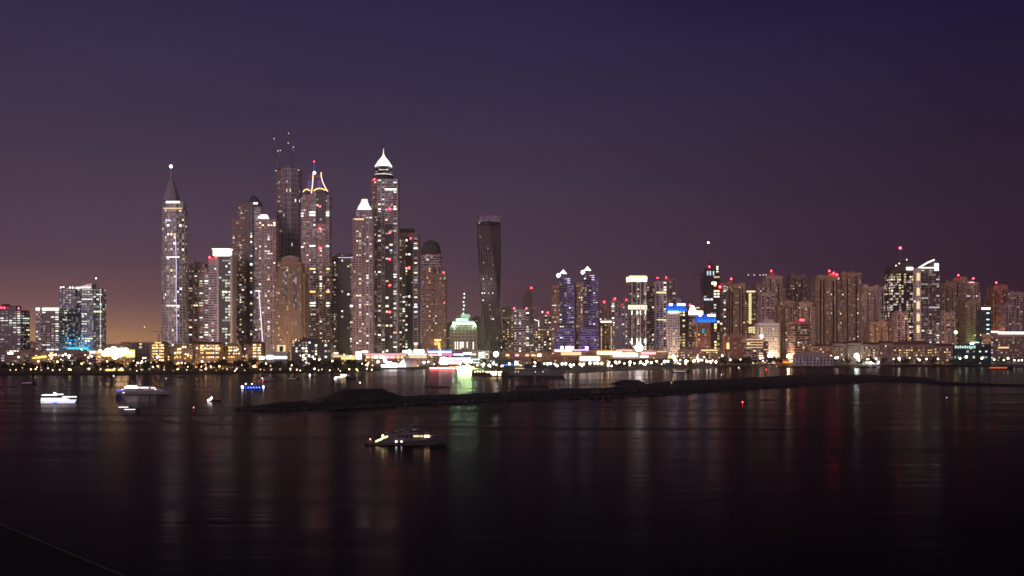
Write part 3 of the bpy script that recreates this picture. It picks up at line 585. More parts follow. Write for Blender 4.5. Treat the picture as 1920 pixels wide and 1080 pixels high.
jbr(1427, 1455, 546, 2330, 10, 'pale tan tower with dark roof, behind the white gridded block', sty='tan')
T = Tower('apartment_tower', 'low white gridded block brightly lit, right of the brown beach hotel', 2130, 1422, 1461); T.blk(1422, 1461, 606, None, 'white', 22, wm='window_gold', depth=28, roof=False); T.blk(1432, 1450, 600, 606, 'white', 0, depth=18, dD=4, name='attic')
jbr(1460, 1494, 560, 2300, 24, 'mid height tan tower with two roof turrets, behind the dark maroon block')
jbr(1480, 1514, 513, 2700, 18, 'dim far tan tower standing alone above the beach row')
jbr(1494, 1528, 563, 2320, 20, 'mid height tan tower left of the big tan pair')
T = Tower('office_block', 'squat dark maroon block with red lamps on its roof edge', 2110, 1482, 1522, 'building'); T.blk(1482, 1522, 604, None, 'bband', 14, wm='window_warm', depth=30, pl='oct'); [T.beacon(x, 600, r=1.3) for x in (1501, 1504, 1507)]
jbr(1529, 1578, 513, 2340, 40, 'broad tan tower with three red roof lamps, left of the big tan pair', beacons=((1555, 508), (1563, 512), (1569, 515)))
jbr(1574, 1620, 508, 2370, 36, 'broad tan tower with a domed roof, right of the big tan pair')
jbr(1616, 1652, 534, 2350, 22, 'tan tower with gabled roof, third of the broad beach row'); jbr(1648, 1684, 535, 2330, 22, 'tan tower just left of the slanted roof office tower')
jbr(1630, 1664, 600, 2220, 14, 'lower pale tan block before the gabled tan tower', sty='tan'); jbr(1658, 1684, 600, 2230, 12, 'lower pale tan block second along before the tan towers')
jbr(1681, 1704, 583, 2210, 8, 'short reddish tan block at the foot of the slanted roof tower', sty='pink')
T = Tower('office_tower', 'dark tower with slanted roof, yellow windows and mast with red lamp', 2290, 1670, 1714)
T.blk(1670, 1714, 512, None, 'gold', 100, wm='window_gold', depth=38, roof=False); T.profile([(1670, 511), (1670, 503), (1690, 494), (1708, 487), (1712, 486), (1713, 511)], dark, 'slanted_roof', 0, 36); T.mast(1688, 465, 495, .9, None, E_red, 2.6, 10)
for x, y in ((1680, 498), (1686, 494), (1700, 487)): T.beacon(x, y, E_crown, 1.5, -1, 'roof_lamp')
T.em(1700, 1712, 501, 506, E_shop, 'sign_light', -2)
T = Tower('office_tower', 'tower with open white triangle on its roof and a white column on one side', 2260, 1716, 1766)
T.blk(1727, 1762, 505, None, 'office', 46, wm='window_office', mode='strip', depth=36, roof=False); T.blk(1718, 1726, 503, None, 'white', 0, depth=16, dD=-2, name='column', roof=False)
T.line([(1722, 503), (1738, 493), (1752, 487)], 1.6, E_crown, 'roof_edge', -1); T.line([(1724, 502), (1754, 502)], 1.2, E_crown, 'roof_edge', -1); T.profile([(1736, 500), (1754, 488), (1758, 490), (1758, 505), (1736, 505)], dark, 'roof_fin', 3, 18); T.em(1753, 1760, 494, 507, E_shop, 'sign_light', -2)
for y in (512, 540, 565, 588, 610): T.em(1719.5, 1724.5, y, y + 14, E_warmband, 'column_light', -4); 
T.beacon(1715, 565, E_crown, 1.6)
jbr(1764, 1796, 527, 2400, 20, 'tan tower right of the white triangle tower, unlit top'); jbr(1786, 1816, 519, 2440, 16, 'tan tower with a red lamp mast, second right of the triangle tower', beacons=((1797, 516),)); 
T = jbr(1810, 1838, 526, 2380, 30, 'tan tower with a white sign on its top, left of the teal block', beacons=((1825, 522),)); T.em(1817, 1827, 529, 533, E_shop, 'sign_light', 2)
T.em(1813, 1819, 554, 556, E_led, 'ledge_light', -1); T.em(1828, 1834, 554, 556, E_led, 'ledge_light', -1)
jbr(1764, 1792, 583, 2280, 18, 'lower yellow tan block with lit trees at its foot', wm='window_gold'); jbr(1812, 1840, 560, 2300, 20, 'lower yellow tan tower before the white signed one', wm='window_gold')
T = Tower('office_block', 'small teal glass block with white roof bar and column of lamps', 2180, 1840, 1858, 'building'); T.blk(1840, 1858, 581, None, 'teal', 2, depth=24, roof=False); T.em(1841, 1857, 576.5, 580.5, E_crown, 'roof_light', -1)
for y in (586, 598, 608, 616, 625, 634): T.em(1850, 1855, y, y + 2, emit('lamp_teal', (.7, 1, .95), 1.8), 'window_light', -1.2)
T = jbr(1861, 1892, 534, 2420, 26, 'tan tower lit orange from below with a red lamp on top', beacons=((1868, 530),), sty='terra'); jbr(1889, 1934, 545, 2440, 26, 'wide tan tower at the right edge, beside the orange lit tower', sty='pink')
jbr(1884, 1904, 568, 2380, 8, 'narrow lower tower between the orange lit and the wide right edge towers', sty='pink')

# --- far low city, each block by itself
fk = 0
for x0, x1, yt, D, sty, lab in (
    (-40, 8, 646, 3300, 'tan', 'faint low block behind the leftmost dark office tower'), (38, 66, 643, 3300, 'tan', 'far low block in the yellow glow between two office towers'), (190, 214, 648, 3100, 'tan', 'far low block in the orange blaze, left half'), (213, 247, 645, 3100, 'tan', 'far low block in the orange blaze, beside the unfinished frame'),
    (838, 852, 606, 3000, 'brown', 'faint far slab left of the green lit scaffold tower'), (884, 904, 596, 3000, 'brown', 'faint far slab between the green scaffold and twisted tower'), (1000, 1022, 622, 3050, 'brown', 'faint far low slab left of the bent light strip'),
    (1262, 1276, 560, 2800, 'grey', 'faint far slab behind the left blue crown'), (1470, 1484, 590, 2900, 'brown', 'faint far slab behind the maroon block'), (1512, 1532, 575, 2800, 'brown', 'faint far slab left of the broad tan towers'),
    (1858, 1866, 560, 2900, 'pink', 'faint far slab behind the teal block'), (1838, 1846, 600, 2900, 'brown', 'faint far slab left of the teal block')):
    T = Tower('distant_block', lab, D, x0, x1, 'building'); T.blk(x0, x1, yt, None, sty, 16, wm='window_warm', depth=40)

# ------------------------------------------------------------------ land, water, island
def land():
    shore = [(-900, 708), (-300, 706), (0, 704), (200, 704), (330, 702.5), (500, 700.5), (650, 698.5), (712, 695), (722, 692.5), (790, 692.2), (885, 692), (930, 696), (1000, 699), (1060, 699.5), (1100, 698), (1170, 694.8), (1250, 692.6), (1340, 690), (1349, 688.5), (1352, 685), (1400, 684.5), (1455, 685), (1480, 687.5), (1560, 687), (1700, 687), (1800, 687), (1920, 688), (2300, 690), (2900, 690)]
    P = [];
    for (xa, ya), (xb, yb) in zip(shore, shore[1:]):
        for i in range(8): t = i / 8; P.append((xa + (xb - xa) * t, ya + (yb - ya) * t))
    b = MB(); rows = [(0, -1.2), (3, .6), (9, 1.6), (20, 2.6), (40, GZ)]
    for dd, z in rows:
        for x, y in P: D = DW(y); n = U(-1, 1) * (1.2 if dd < 20 else 0); b.v.append((X(x, D) * (1 + dd / D), D + dd + n, z + (U(-.3, .3) if dd < 20 else 0)))
    for x, y in P: b.v.append((max(-9000, min(9000, X(x, 11000))), 11000, GZ))
    n = len(P)
    for r in range(len(rows)):
        for i in range(n - 1): b.f.append((r * n + i, r * n + i + 1, (r + 1) * n + i + 1, (r + 1) * n + i))
    return struct('ground', b, mat('shore_ground', (.05, .04, .032), .95, 0, .4, .02))
land()

wmt = bpy.data.materials.new('sea_water'); wmt.use_nodes = True; t = wmt.node_tree; t.nodes.remove(t.nodes['Principled BSDF']); bs = t.nodes.new('ShaderNodeBsdfGlossy'); bs.inputs[0].default_value = (1, .88, .93, 1); df = t.nodes.new('ShaderNodeBsdfDiffuse'); df.inputs[0].default_value = (.0025, .002, .003, 1)
fr = t.nodes.new('ShaderNodeFresnel'); fr.inputs['IOR'].default_value = 1.22; fm = t.nodes.new('ShaderNodeMath'); fm.operation = 'MULTIPLY'; fm.inputs[1].default_value = .24; t.links.new(fr.outputs[0], fm.inputs[0])
ms = t.nodes.new('ShaderNodeMixShader'); t.links.new(fm.outputs[0], ms.inputs[0]); t.links.new(df.outputs[0], ms.inputs[1]); t.links.new(bs.outputs[0], ms.inputs[2]); t.links.new(ms.outputs[0], t.nodes['Material Output'].inputs[0])
tcn = t.nodes.new('ShaderNodeTexCoord'); mp = t.nodes.new('ShaderNodeMapping'); mp.inputs['Scale'].default_value = (.0035, .028, 1); t.links.new(tcn.outputs['Object'], mp.inputs[0])
nz = t.nodes.new('ShaderNodeTexNoise'); nz.inputs['Scale'].default_value = 1; nz.inputs['Detail'].default_value = 5; nz.inputs['Roughness'].default_value = .6; t.links.new(mp.outputs[0], nz.inputs[0])
mr = t.nodes.new('ShaderNodeMapRange'); mr.inputs[1].default_value = .3; mr.inputs[2].default_value = .7; mr.inputs[3].default_value = .10; mr.inputs[4].default_value = .27; t.links.new(nz.outputs[0], mr.inputs[0]); t.links.new(mr.outputs[0], bs.inputs['Roughness'])
mp2 = t.nodes.new('ShaderNodeMapping'); mp2.inputs['Scale'].default_value = (.012, .09, 1); t.links.new(tcn.outputs['Object'], mp2.inputs[0])
nz2 = t.nodes.new('ShaderNodeTexNoise'); nz2.inputs['Scale'].default_value = 1; nz2.inputs['Detail'].default_value = 4; t.links.new(mp2.outputs[0], nz2.inputs[0])
bp = t.nodes.new('ShaderNodeBump'); bp.inputs['Strength'].default_value = .22; bp.inputs['Distance'].default_value = 1.0; t.links.new(nz2.outputs[0], bp.inputs['Height']); t.links.new(bp.outputs[0], bs.inputs['Normal'])
struct('sea', MB().quad((-9000, 60, 0), (9000, 60, 0), (9000, 11000, 0), (-9000, 11000, 0)), wmt)

# long low wave lines left by passing boats
def wake(pts, w, h):
    b = MB(); n = len(pts)
    for x, y in pts:
        D = DW(y)
        for o_, z in ((-w, -.05), (-w * .4, h * .8), (0, h), (w * .5, h * .6), (w, -.05)): b.v.append((X(x, D), D + o_, z))
    for i in range(n - 1):
        for k in range(4): b.f.append((i * 5 + k, (i + 1) * 5 + k, (i + 1) * 5 + k + 1, i * 5 + k + 1))
    return struct('wave', b, wmt, True)
wake([(-60, 772), (200, 777), (330, 779), (460, 778), (600, 776), (760, 773), (900, 769), (1100, 764), (1300, 760)], 5, .22)
wake([(260, 777), (330, 793), (480, 797), (660, 797), (840, 800), (1000, 803), (1200, 804), (1600, 806)], 4, .2)

# sand island with a rock edge
def island():
    A = [(440, 768, 766.5), (480, 770, 760), (520, 771, 755), (560, 769.5, 751), (600, 768, 749), (650, 766, 748), (700, 764, 746), (750, 761, 743), (800, 758, 740), (850, 755.5, 739), (900, 753, 738), (950, 751.5, 734), (1000, 750, 730), (1050, 748.5, 728.5), (1100, 747, 727), (1150, 745, 725), (1200, 743, 721), (1250, 740.5, 714), (1300, 738, 711), (1350, 735.5, 709), (1400, 733, 706.5), (1440, 730, 704), (1480, 727, 701), (1520, 724.5, 699.5), (1560, 722, 699.5), (1640, 717, 700.5), (1700, 717, 703), (1740, 720.5, 706), (1765, 722, 713), (1850, 724, 716), (1920, 725, 717), (2100, 727, 718), (2300, 729, 724)]
    P = []
    for a, b_ in zip(A, A[1:]):
        for i in range(6): t = i / 6; P.append(tuple(a[j] + (b_[j] - a[j]) * t for j in range(3)))
    top = 3.0; rows = 14; b = MB(); rk = MB(); n = len(P)
    def mound(x, t):
        h = 0
        if 570 < x < 772:
            u = (x - 570) / 202; e = max(0, min(1, (u - .06) / .34)) * max(0, min(1, (.98 - u) / .30)); h = 8.8 * (e * e * (3 - 2 * e)) * (1 - .55 * abs(t - .62) / .62) * (1 + .06 * sin(u * 5))
        if 800 < x < 1700: h += .4 * sin(x * .037) + .4 * sin(x * .11 + t * 4)
        return max(0, h) if t > .08 else 0
    def pos(i, r):
        x, yf, yb = P[i]; Df, Db = DW(yf), DW(yb, top); Db = max(Db, Df + 14); t = r / (rows - 1)
        D = Df + (Db - Df) * t + (U(-.8, .8) if 0 < r < 4 else 0)
        en = min(1, i / 6, (n - 1 - i) / 6 + .1) * (1 - .6 * max(0, min(1, (x - 1230) / 330)))
        z = (-.8 if r == 0 else top * en * min(1, (r / 1.6) if r < 2 else 1) * (1 if r < rows - 1 else .85)) + (U(-.35, .35) if r else 0)
        if r == rows: z = -1; D = Db + 6
        if 1 < r < rows: z += mound(x, t) * (1 if 2 < r < rows - 1 else .4)
        return (X(x, D), D, z)
    for i in range(n):
        for r in range(rows + 1): b.v.append(pos(i, r))
    m = rows + 1
    for i in range(n - 1):
        for r in range(rows): b.f.append((i * m + r, (i + 1) * m + r, (i + 1) * m + r + 1, i * m + r + 1))
    o = struct('terrain', b, mat('island_sand', (.032, .024, .028), .95, 0, .3, .04))
    o.data.materials.append(mat('edge_rock', (.018, .015, .016), .9, 0, .5, .3))
    o.data.polygons.foreach_set('material_index', [1 if k % rows < 2 else 0 for k in range(len(o.data.polygons))])
island()
rk = MB(); rd = random.Random(4)
EDGE = [(440, 768), (520, 771), (600, 768), (700, 764), (800, 758), (900, 753), (1000, 750), (1100, 747), (1200, 743), (1300, 738), (1400, 733), (1480, 727), (1560, 722), (1640, 717), (1740, 720.5), (1920, 725)]
for (xa, ya), (xb, yb) in zip(EDGE, EDGE[1:]):
    for i in range(int((xb - xa) / 1.1)):
        t_ = rd.random(); x, y = xa + (xb - xa) * t_, ya + (yb - ya) * t_; D = DW(y) + rd.uniform(-2.5, 4); r = rd.uniform(.5, 1.5) * (1 if x < 1300 else .7); c = (X(x, D), D, rd.uniform(-.3, 1.6) * (1 if x < 1300 else .5))
        n_ = 5; a0 = rd.random() * 6; prof = [(r * .7, c[2] - r * .5), (r, c[2]), (r * .55, c[2] + r * rd.uniform(.4, .8))]; b0 = len(rk.v)
        rk.lathe(c[0], c[1], prof, n_); rk.v[b0:] = [(v[0] + rd.uniform(-.25, .25) * r, v[1] + rd.uniform(-.25, .25) * r, v[2] + rd.uniform(-.2, .2) * r) for v in rk.v[b0:]]
rko = rk.build('rocks', mat('boulder', (.045, .038, .04), .85, 0, .5, .4)); tag(rko, kind='stuff')
# dark breakwater bar before the right hand beach
bb = MB()
for i in range(60):
    x = 1466 + i * 3.0; D = DW(689.6); bb.prism([(X(x + 2 * cos(a), D), D + 3.5 * sin(a) + U(-1, 1)) for a in (0, 1, 2.1, 3.1, 4.2, 5.2)], -1, U(1.2, 2.4))
struct('breakwater_ground', bb, mat('edge_rock', (.018, .015, .016)))
# quay edge in the near left corner
qb = MB(); qp = [(-400, 860), (0, 982), (240, 1082), (420, 1160)]
for i, (x, y) in enumerate(qp):
    D = DW(y, 1.6); xx = X(x, D); qb.v += [(xx, D, -1), (xx, D, 1.6), (xx - 120, D - 45, 1.6)]
for i in range(3): qb.f += [(i * 3, (i + 1) * 3, (i + 1) * 3 + 1, i * 3 + 1), (i * 3 + 1, (i + 1) * 3 + 1, (i + 1) * 3 + 2, i * 3 + 2)]
struct('pavement', qb, mat('quay_paving', (.006, .005, .005), .95, 0, .4, .3))
kb = MB()
for i in range(3):
    (xa, ya), (xb, yb) = qp[i], qp[i + 1]; Da, Db = DW(ya, 1.6), DW(yb, 1.6)
    a = Vector((X(xa, Da), Da)); b_ = Vector((X(xb, Db), Db)); n_ = (b_ - a).normalized(); n_ = Vector((n_.y, -n_.x)) * .45
    kb.prism([(a.x, a.y), (a.x + n_.x, a.y + n_.y), (b_.x + n_.x, b_.y + n_.y), (b_.x, b_.y)], 1.0, 1.85)
struct('kerb_pavement', kb, mat('kerb_stone', (.035, .032, .035), .8))

# ------------------------------------------------------------------ low buildings along the water
def low(name, label, x0, x1, y0, yb, D, sty, n=0, wm='window_gold', depth=26, roof='flat', cat='building', **k):
    T = Tower(name, label, D, x0, x1, cat, gz=min(GZ + 14, max(GZ, Z(yb, D)))); T.gz = GZ
    T.blk(x0, x1, y0, None, sty, n, wm=wm, depth=depth, roof=(roof == 'flat'), name='body', **k)
    if roof == 'hip': w = x1 - x0; T.taper(x0 - 1.5, x1 + 1.5, y0, x0 + w * .22, x1 - w * .22, y0 - max(3.5, w * .09), mat('roof_tiles', (.16, .09, .07), .9), 'hipped_roof', -1.5, depth + 3)
    return T
# parking and mall blocks under the office group
T = low('low_building', 'long dark low block with white oval sign before the leftmost office towers', 8, 92, 661, 690, 2020, 'bband', 12, 'window_warm'); T.em(14, 24, 660.5, 664, E_shop, 'oval_sign', -2); T.em(33, 36, 668, 671, E_shop, 'window_light', -2); T.beacon(36, 670, E_shop, 1.2)
T = low('low_building', 'low dark block strung with small lamps, right of the long oval signed block', 93, 180, 659, 690, 2000, 'bband', 70, 'window_mixed'); T.em(168.5, 178, 658.5, 662, E_shop, 'oval_sign', -2)
T = low('pavilion', 'low pavilion with a slanting yellow lit canopy among the dark trees', 58, 98, 668, 694, 1900, 'sand', 6); T.profile([(60, 671), (80, 667), (86, 667.5), (86, 670), (62, 672.5)], E_gold, 'lit_canopy', -4, 8); T.em(93, 99, 660, 672, E_warmband, 'lit_column', -3)
T = low('pavilion', 'low floodlit site building inside the orange blaze', 193, 243, 657, 690, 2060, 'sand', 10); T.em(195, 236, 664, 668, E_gold, 'lit_front', -2); T.em(206, 232, 652.5, 656.5, E_gold, 'roof_light', 6); T.em(236, 252, 656, 670, E_gold, 'side_light', -1)
T = low('pavilion', 'low yellow lit beach club roof close to the left waterline', 196, 232, 692, 701, 1660, 'sand', 0, depth=10); T.em(198, 214, 692.6, 695.6, E_neon, 'lit_canopy', -2); T.em(222, 231, 692, 695, E_neon, 'lit_canopy', -2)
# grand sandstone hotel, wing by wing
E_ht = emit('hotel_glow', (1, .70, .30), 1.5); E_up = emit('hotel_added_uplight', (1, .55, .18), 45)  # E_up: added uplights, hidden by trees, that turn the walls orange
def hotel(label, x0, x1, yt, D, rows, cols, roof, ups, extra=()):
    T = low('hotel_building', label, x0, x1, yt, 690, D, 'sand', 4, depth=22, roof=roof, cat='hotel')
    for y in rows:
        for x in cols:
            if R() < .9: T.em(x, x + U(1.9, 2.5), y, y + U(2.2, 2.9), random.choice((E_ht, E_ht, E_neon, E_crown)), 'window', -1.2, 1); T.em(x - .5, x + 2.8, y + 3.1, y + 3.6, sandw, 'balcony', -2.4, 2)
    for x in ups: T.beacon(x, 687, E_up, 1.2, -8, 'uplight'); T.beacon(x, yt + 8, E_up, .55, -2.2, 'wall_lamp')
    return T
T = hotel('left tower of the sandstone hotel, brightly lit with tiered golden balconies', 283, 308, 644, 1830, (646, 651.5, 657, 662.5, 668, 674), (286, 289.2, 292.4, 298.5, 301.7, 304.7), 'hip', (287, 295, 304)); T.em(290, 302, 641.5, 644, E_ht, 'eaves_light', -1)
T = low('hotel_building', 'dim link wing of the sandstone hotel, with a few round lit windows', 308, 362, 651, 690, 1850, 'sand', 0, depth=20, cat='hotel')
for x, y in ((334, 655), (338, 654), (343, 650.5), (347.5, 650.5), (328, 662), (333, 661), (338, 661), (331, 668), (328, 671), (333, 670.5), (338, 670), (311, 665), (312, 670), (316, 669), (316, 674), (348, 664), (353, 665), (358, 667), (347, 672), (352, 668), (358, 671), (334, 682), (331, 682.5)): T.beacon(x, y, E_warm if y < 666 else E_neon, .95, -1.6, 'window_lamp')
T = hotel('central block of the sandstone hotel, three glowing floors and twin lit corner loggias', 366, 413, 645, 1820, (647, 652.5, 660.5, 668.5), (376, 379.2, 387, 391, 395, 399, 404.5, 407.5), 'hip', (369, 377, 385, 395, 405, 411))
for x in (375, 404): T.em(x, x + 7, 655.5, 657.5, E_ht, 'loggia_light', -1.3, 1)
for i in range(5): T.em(387 + i * 3.6, 388.6 + i * 3.6, 677.5, 684, E_warmband, 'arcade_light', -1.3)
T.em(383, 404, 685, 687, E_neon, 'pool_light', -6)
T = hotel('right wing of the sandstone hotel, with a lit three by three window group', 413, 452, 649, 1840, (650, 656, 662, 668), (428.5, 433, 437.5, 442), 'flat', (432, 440))
for x, y in ((420, 671), (448, 663), (459, 654), (446, 655)): T.beacon(x, y, E_shop, 1.0, -2, 'wall_lamp')
T = hotel('plain brown hotel wing between the lit window group and right end tower', 452, 474, 650, 1850, (667,), (455, 460), 'flat', ())
T = hotel('right end tower of the sandstone hotel, glowing gold beside the white slanted line', 473, 491, 644, 1830, (645.5, 650.5, 655.5, 661, 667), (474.5, 478, 483, 486.5), 'hip', (476, 486)); T.em(486, 495, 668, 674, E_shop, 'entrance_light', -2)
T = low('shop_building', 'small white lit entrance block at the foot of the tan arched tower', 494, 540, 660, 690, 1980, 'white', 6, depth=16, roof='x'); T.em(499, 512, 666.5, 673, E_shop, 'shop_front', -2); T.em(514, 538, 668, 672.5, E_crown, 'shop_front', -2); T.em(520, 535, 647, 659, E_warmband, 'lit_gateway', -1); T.em(524, 531, 649, 659, glass, 'gateway', -1.8)
T = low('office_block', 'low dark glass block with scattered small lit windows above the trees', 547, 620, 640, 690, 1880, 'glass', 60, 'window_mixed', depth=30)
T.em(556, 606, 636, 640.5, dark, 'roof_plant', 8, 10)
for x in (550, 554, 560, 605, 610, 616): T.beacon(x, 639, E_warmband, 1.1, -1, 'roof_lamp')
T = low('shop_building', 'yellow lit low arcade left of the white emblem panel', 618, 667, 664, 690, 2020, 'sand', 10, depth=18, roof='x'); T.em(620, 666, 666.5, 669.5, E_warmband, 'arcade_light', -2); T.em(640, 665, 670.5, 673.5, E_gold, 'arcade_light', -2); T.em(622, 634, 661, 664, E_crown, 'arcade_light', -2)
T = low('sign_board', 'tall white lit panel with a small blue emblem, above the waterside trees', 667, 678, 659, 690, 1990, 'white', 0, depth=4, roof='x', cat='sign'); T.em(667, 678, 659, 673.5, E_crown, 'lit_panel', -2); D = T.D - 4.2
eb = MB(); eb.prism([(X(671.5, D), D), (X(675.5, D), D), (X(675.5, D), D + .6), (X(671.5, D), D + .6)], Z(664.2, D), Z(663, D)); eb.prism([(X(673, D), D), (X(674, D), D), (X(674, D), D + .6), (X(673, D), D + .6)], Z(663, D), Z(661.6, D)); eb.box(X(674.2, D), X(676, D), D, D + .6, Z(667.5, D), Z(665, D)); eb.build('emblem', emit('emblem_blue', (.12, .2, .7), .9), T.root, T.org)
T.em(678, 690, 657.5, 661.5, E_crown, 'lit_canopy', -2)
T = low('shop_building', 'long pink and peach lit shopping arcade behind the white tent', 680, 765, 663, 690, 2010, 'terra', 16, 'window_warm', depth=20, roof='x')
T.em(682, 765, 663.2, 664.8, E_pinkbar, 'roof_light', -2)
for x, w, m in ((686, 7, E_warmband), (695, 5, E_pinkbar), (701, 8, E_mint), (711, 10, E_mint), (722, 8, E_pinkbar), (731, 10, E_pinkbar), (743, 6, E_warmband), (751, 12, E_warmband)): T.em(x, x + w, 666.5, 672, m, 'shop_front', -2)
T = low('shop_building', 'white lit terrace building between two bright floodlights, left of the blue strip', 757, 802, 660, 690, 1990, 'white', 6, depth=18, roof='x'); T.em(755, 772, 657, 661.5, E_shop, 'terrace_light', -2); T.em(776, 795, 655.5, 661.5, E_shop, 'terrace_light', -2); T.em(766, 800, 664, 666, E_mint, 'shop_front', -2); T.em(768, 800, 668, 671, E_warmband, 'shop_front', -2)
T = low('shop_building', 'low building with a long blue and lilac lit roof strip', 800, 847, 658, 690, 2000, 'pink', 12, 'window_warm', depth=20, roof='x'); T.em(802, 847, 656, 658, E_blue, 'led_strip', -2); T.em(801, 846, 658.4, 661.4, E_lilac, 'lit_canopy', -2.5); T.em(830, 848, 662.5, 667, emit('shop_magenta', (.85, .2, .6), 1.2), 'shop_front', -2); T.em(804, 828, 664, 667, E_pinkbar, 'shop_front', -2); T.em(823, 827, 658, 667, E_shop, 'lit_column', -3)
T = low('shop_building', 'violet washed shop row with a rounded white awning, under the green scaffold tower', 847, 896, 660, 690, 2000, 'violet', 8, 'window_mixed', depth=20, roof='x'); T.em(869, 884, 661, 664.8, E_shop, 'awning_light', -3); T.em(850, 870, 663, 666.5, E_lilac, 'shop_front', -2); T.em(884, 893, 662.5, 666, E_warmband, 'shop_front', -2)
T = low('sign_board', 'long curved white billboard with dark lettering beside the shore', 825, 885, 670, 690, 1935, 'dark' if 0 else 'glass', 0, depth=8, roof='x', cat='sign')
T.em(839, 883, 670.5, 676, E_lilac, 'lit_board', -2); T.em(839, 881, 677.2, 683, emit('board_peach', (1, .76, .74), 1.5), 'lit_board', -2); T.lathe(832, [(7, 684), (7.6, 680), (7.6, 672), (5, 669.5), (1, 669)], E_mint, 'lit_drum', -1, 16)
D = T.D - 2.5; lt = MB()
for i, (x, h) in enumerate(((828, 3), (830.2, 2), (832.4, 2.4), (835, 2), (843, 1.6), (848, 2), (851, 3.2), (854, 2.2), (862, 2.6), (865, 1.8), (870, 1.4), (874, 2.2))):
    lt.box(X(x, D), X(x + .7, D), D - (14 if x < 838 else 0), D + .4 - (14 if x < 838 else 0), Z(675.5, D), Z(675.5 - h, D)); lt.box(X(x + .7, D), X(x + 1.7, D), D - (14 if x < 838 else 0), D + .4 - (14 if x < 838 else 0), Z(675.5 - h * .4, D), Z(675.5 - h * .7, D))
lt.build('lettering', mat('sign_ink', (.03, .03, .06)), T.root, T.org)
T = low('shop_building', 'layered white lit terraces just left of the big floodlight under the twisted tower', 884, 916, 658, 690, 2000, 'grey', 10, 'window_mixed', depth=20, roof='x')
for y in (661, 665, 669, 673, 679): T.em(897 if y < 672 else 885, 909, y, y + 1.7, E_mint if y > 667 else E_crown, 'terrace_light', -2)
T = low('low_building', 'low dark green hall below the twisted tower floodlight', 900, 975, 674, 692, 1900, 'teal', 22, 'window_mixed', depth=26, roof='x'); T.em(945, 962, 683, 685, E_blue, 'led_strip', -2)
T = low('shop_building', 'long terracotta podium washed pink, left foot of the violet twins', 940, 1035, 661, 690, 2060, 'terra', 30, 'window_gold', depth=24, roof='x')
for x, m in ((948, E_warmband), (966, E_pinkbar), (985, E_warmband), (996, E_warmband), (1008, E_warm)): T.em(x, x + 7, 664, 668, m, 'shop_front', -2)
T = low('shop_building', 'peach lit podium directly under the violet twins with white front lamps', 1035, 1110, 657, 690, 2050, 'terra', 10, depth=24, roof='x'); T.em(1040, 1072, 656, 658.5, E_shop, 'canopy_light', -3); T.em(1060, 1076, 649, 656, E_crown, 'entrance_light', -4); T.em(1076, 1104, 655.5, 657, E_lilac, 'canopy_light', -3); T.em(1052, 1090, 660, 666, E_warmband, 'shop_front', -2)
T = low('pavilion', 'low pavilion with a dazzling white front below the violet twins', 1086, 1135, 667, 692, 1960, 'sand', 0, depth=16, roof='x'); T.em(1088, 1124, 669.5, 676, emit('pavilion_white', (1, .90, .72), 9), 'lit_front', -2)
T = low('shop_building', 'cream lit plaza building left of the great white floodlight', 1110, 1190, 657, 690, 2050, 'sand', 12, depth=22, roof='x'); T.em(1120, 1165, 659, 664, E_warm, 'shop_front', -2); T.em(1150, 1196, 662, 669, E_shop, 'shop_front', -3); T.em(1155, 1185, 655.5, 657, E_pinkbar, 'roof_light', -2)
T = low('shop_building', 'rose and gold lit podium right of the great white floodlight', 1200, 1252, 657, 690, 2050, 'terra', 14, depth=22, roof='x'); T.em(1202, 1230, 660, 664.5, E_pinkbar, 'shop_front', -2); T.em(1232, 1250, 658.5, 660, E_warmband, 'roof_light', -2); T.em(1200, 1216, 667, 670.5, E_crown, 'shop_front', -3)
T = low('low_building', 'long dark shore hall between the lamp row and the plaza', 1100, 1262, 673.5, 690, 1990, 'teal', 14, 'window_warm', depth=30, roof='x')
T = low('low_building', 'low dark block with yellow windows below the two blue crowns', 1276, 1350, 655, 690, 2060, 'brown', 60, depth=26); T.em(1315, 1345, 655.5, 658, E_warmband, 'roof_light', -2)
T = low('hotel_building', 'brown beach hotel left part with a few lit windows', 1360, 1398, 629, 690, 2080, 'terra', 12, depth=26, cat='hotel'); T.em(1363, 1367, 643, 654, E_neon, 'stair_light', -1.5)
T = low('hotel_building', 'brown beach hotel right part with bright balcony bands and corner floodlight', 1398, 1432, 634, 690, 2070, 'tband', 14, 'window_gold', depth=26, cat='hotel')
for y in (636, 641, 646, 651): T.em(1400, 1430, y, y + 1.1, E_warmband, 'balcony_light', -1.8)
T.beacon(1428, 630.5, E_blaze, 3.0, -2, 'corner_lamp')
T = low('low_building', 'stepped brown annex at the right end of the beach hotel', 1432, 1440, 640, 690, 2080, 'terra', 6, depth=20, roof='x')
T = low('tent_hall', 'large pale curved event tent behind the orange lit restaurant', 1492, 1562, 668, 690, 2010, 'grey', 0, depth=20, roof='x'); T.profile([(1490, 669), (1500, 662), (1518, 658.5), (1535, 659.5), (1552, 664), (1563, 670)], mat('tent_fabric', (.36, .30, .28)), 'curved_roof', -2, 26)
for i, (x0, x1, yt, n, lab) in enumerate(((1524, 1562, 649, 8, 'hip roofed low hotel block at the left of the beach villas'), (1562, 1590, 644, 10, 'hip roofed low hotel block with a lamp at its left corner'), (1590, 1618, 643, 14, 'hip roofed hotel block with the tallest ridge of the beach villas'),
        (1618, 1650, 646, 20, 'hip roofed hotel block third along, dotted with lit windows'), (1650, 1676, 643, 6, 'hip roofed reddish hotel pavilion mid way along the beach villas'), (1676, 1752, 646, 70, 'longest hip roofed hotel block with rows of gold windows'), (1752, 1800, 649, 30, 'hip roofed hotel block before the yellow tan towers'))):
    low('villa_block', lab, x0, x1, yt, 690, 2100 - i * 6, 'brown', n, 'window_gold', depth=22, roof='hip', cat='hotel')
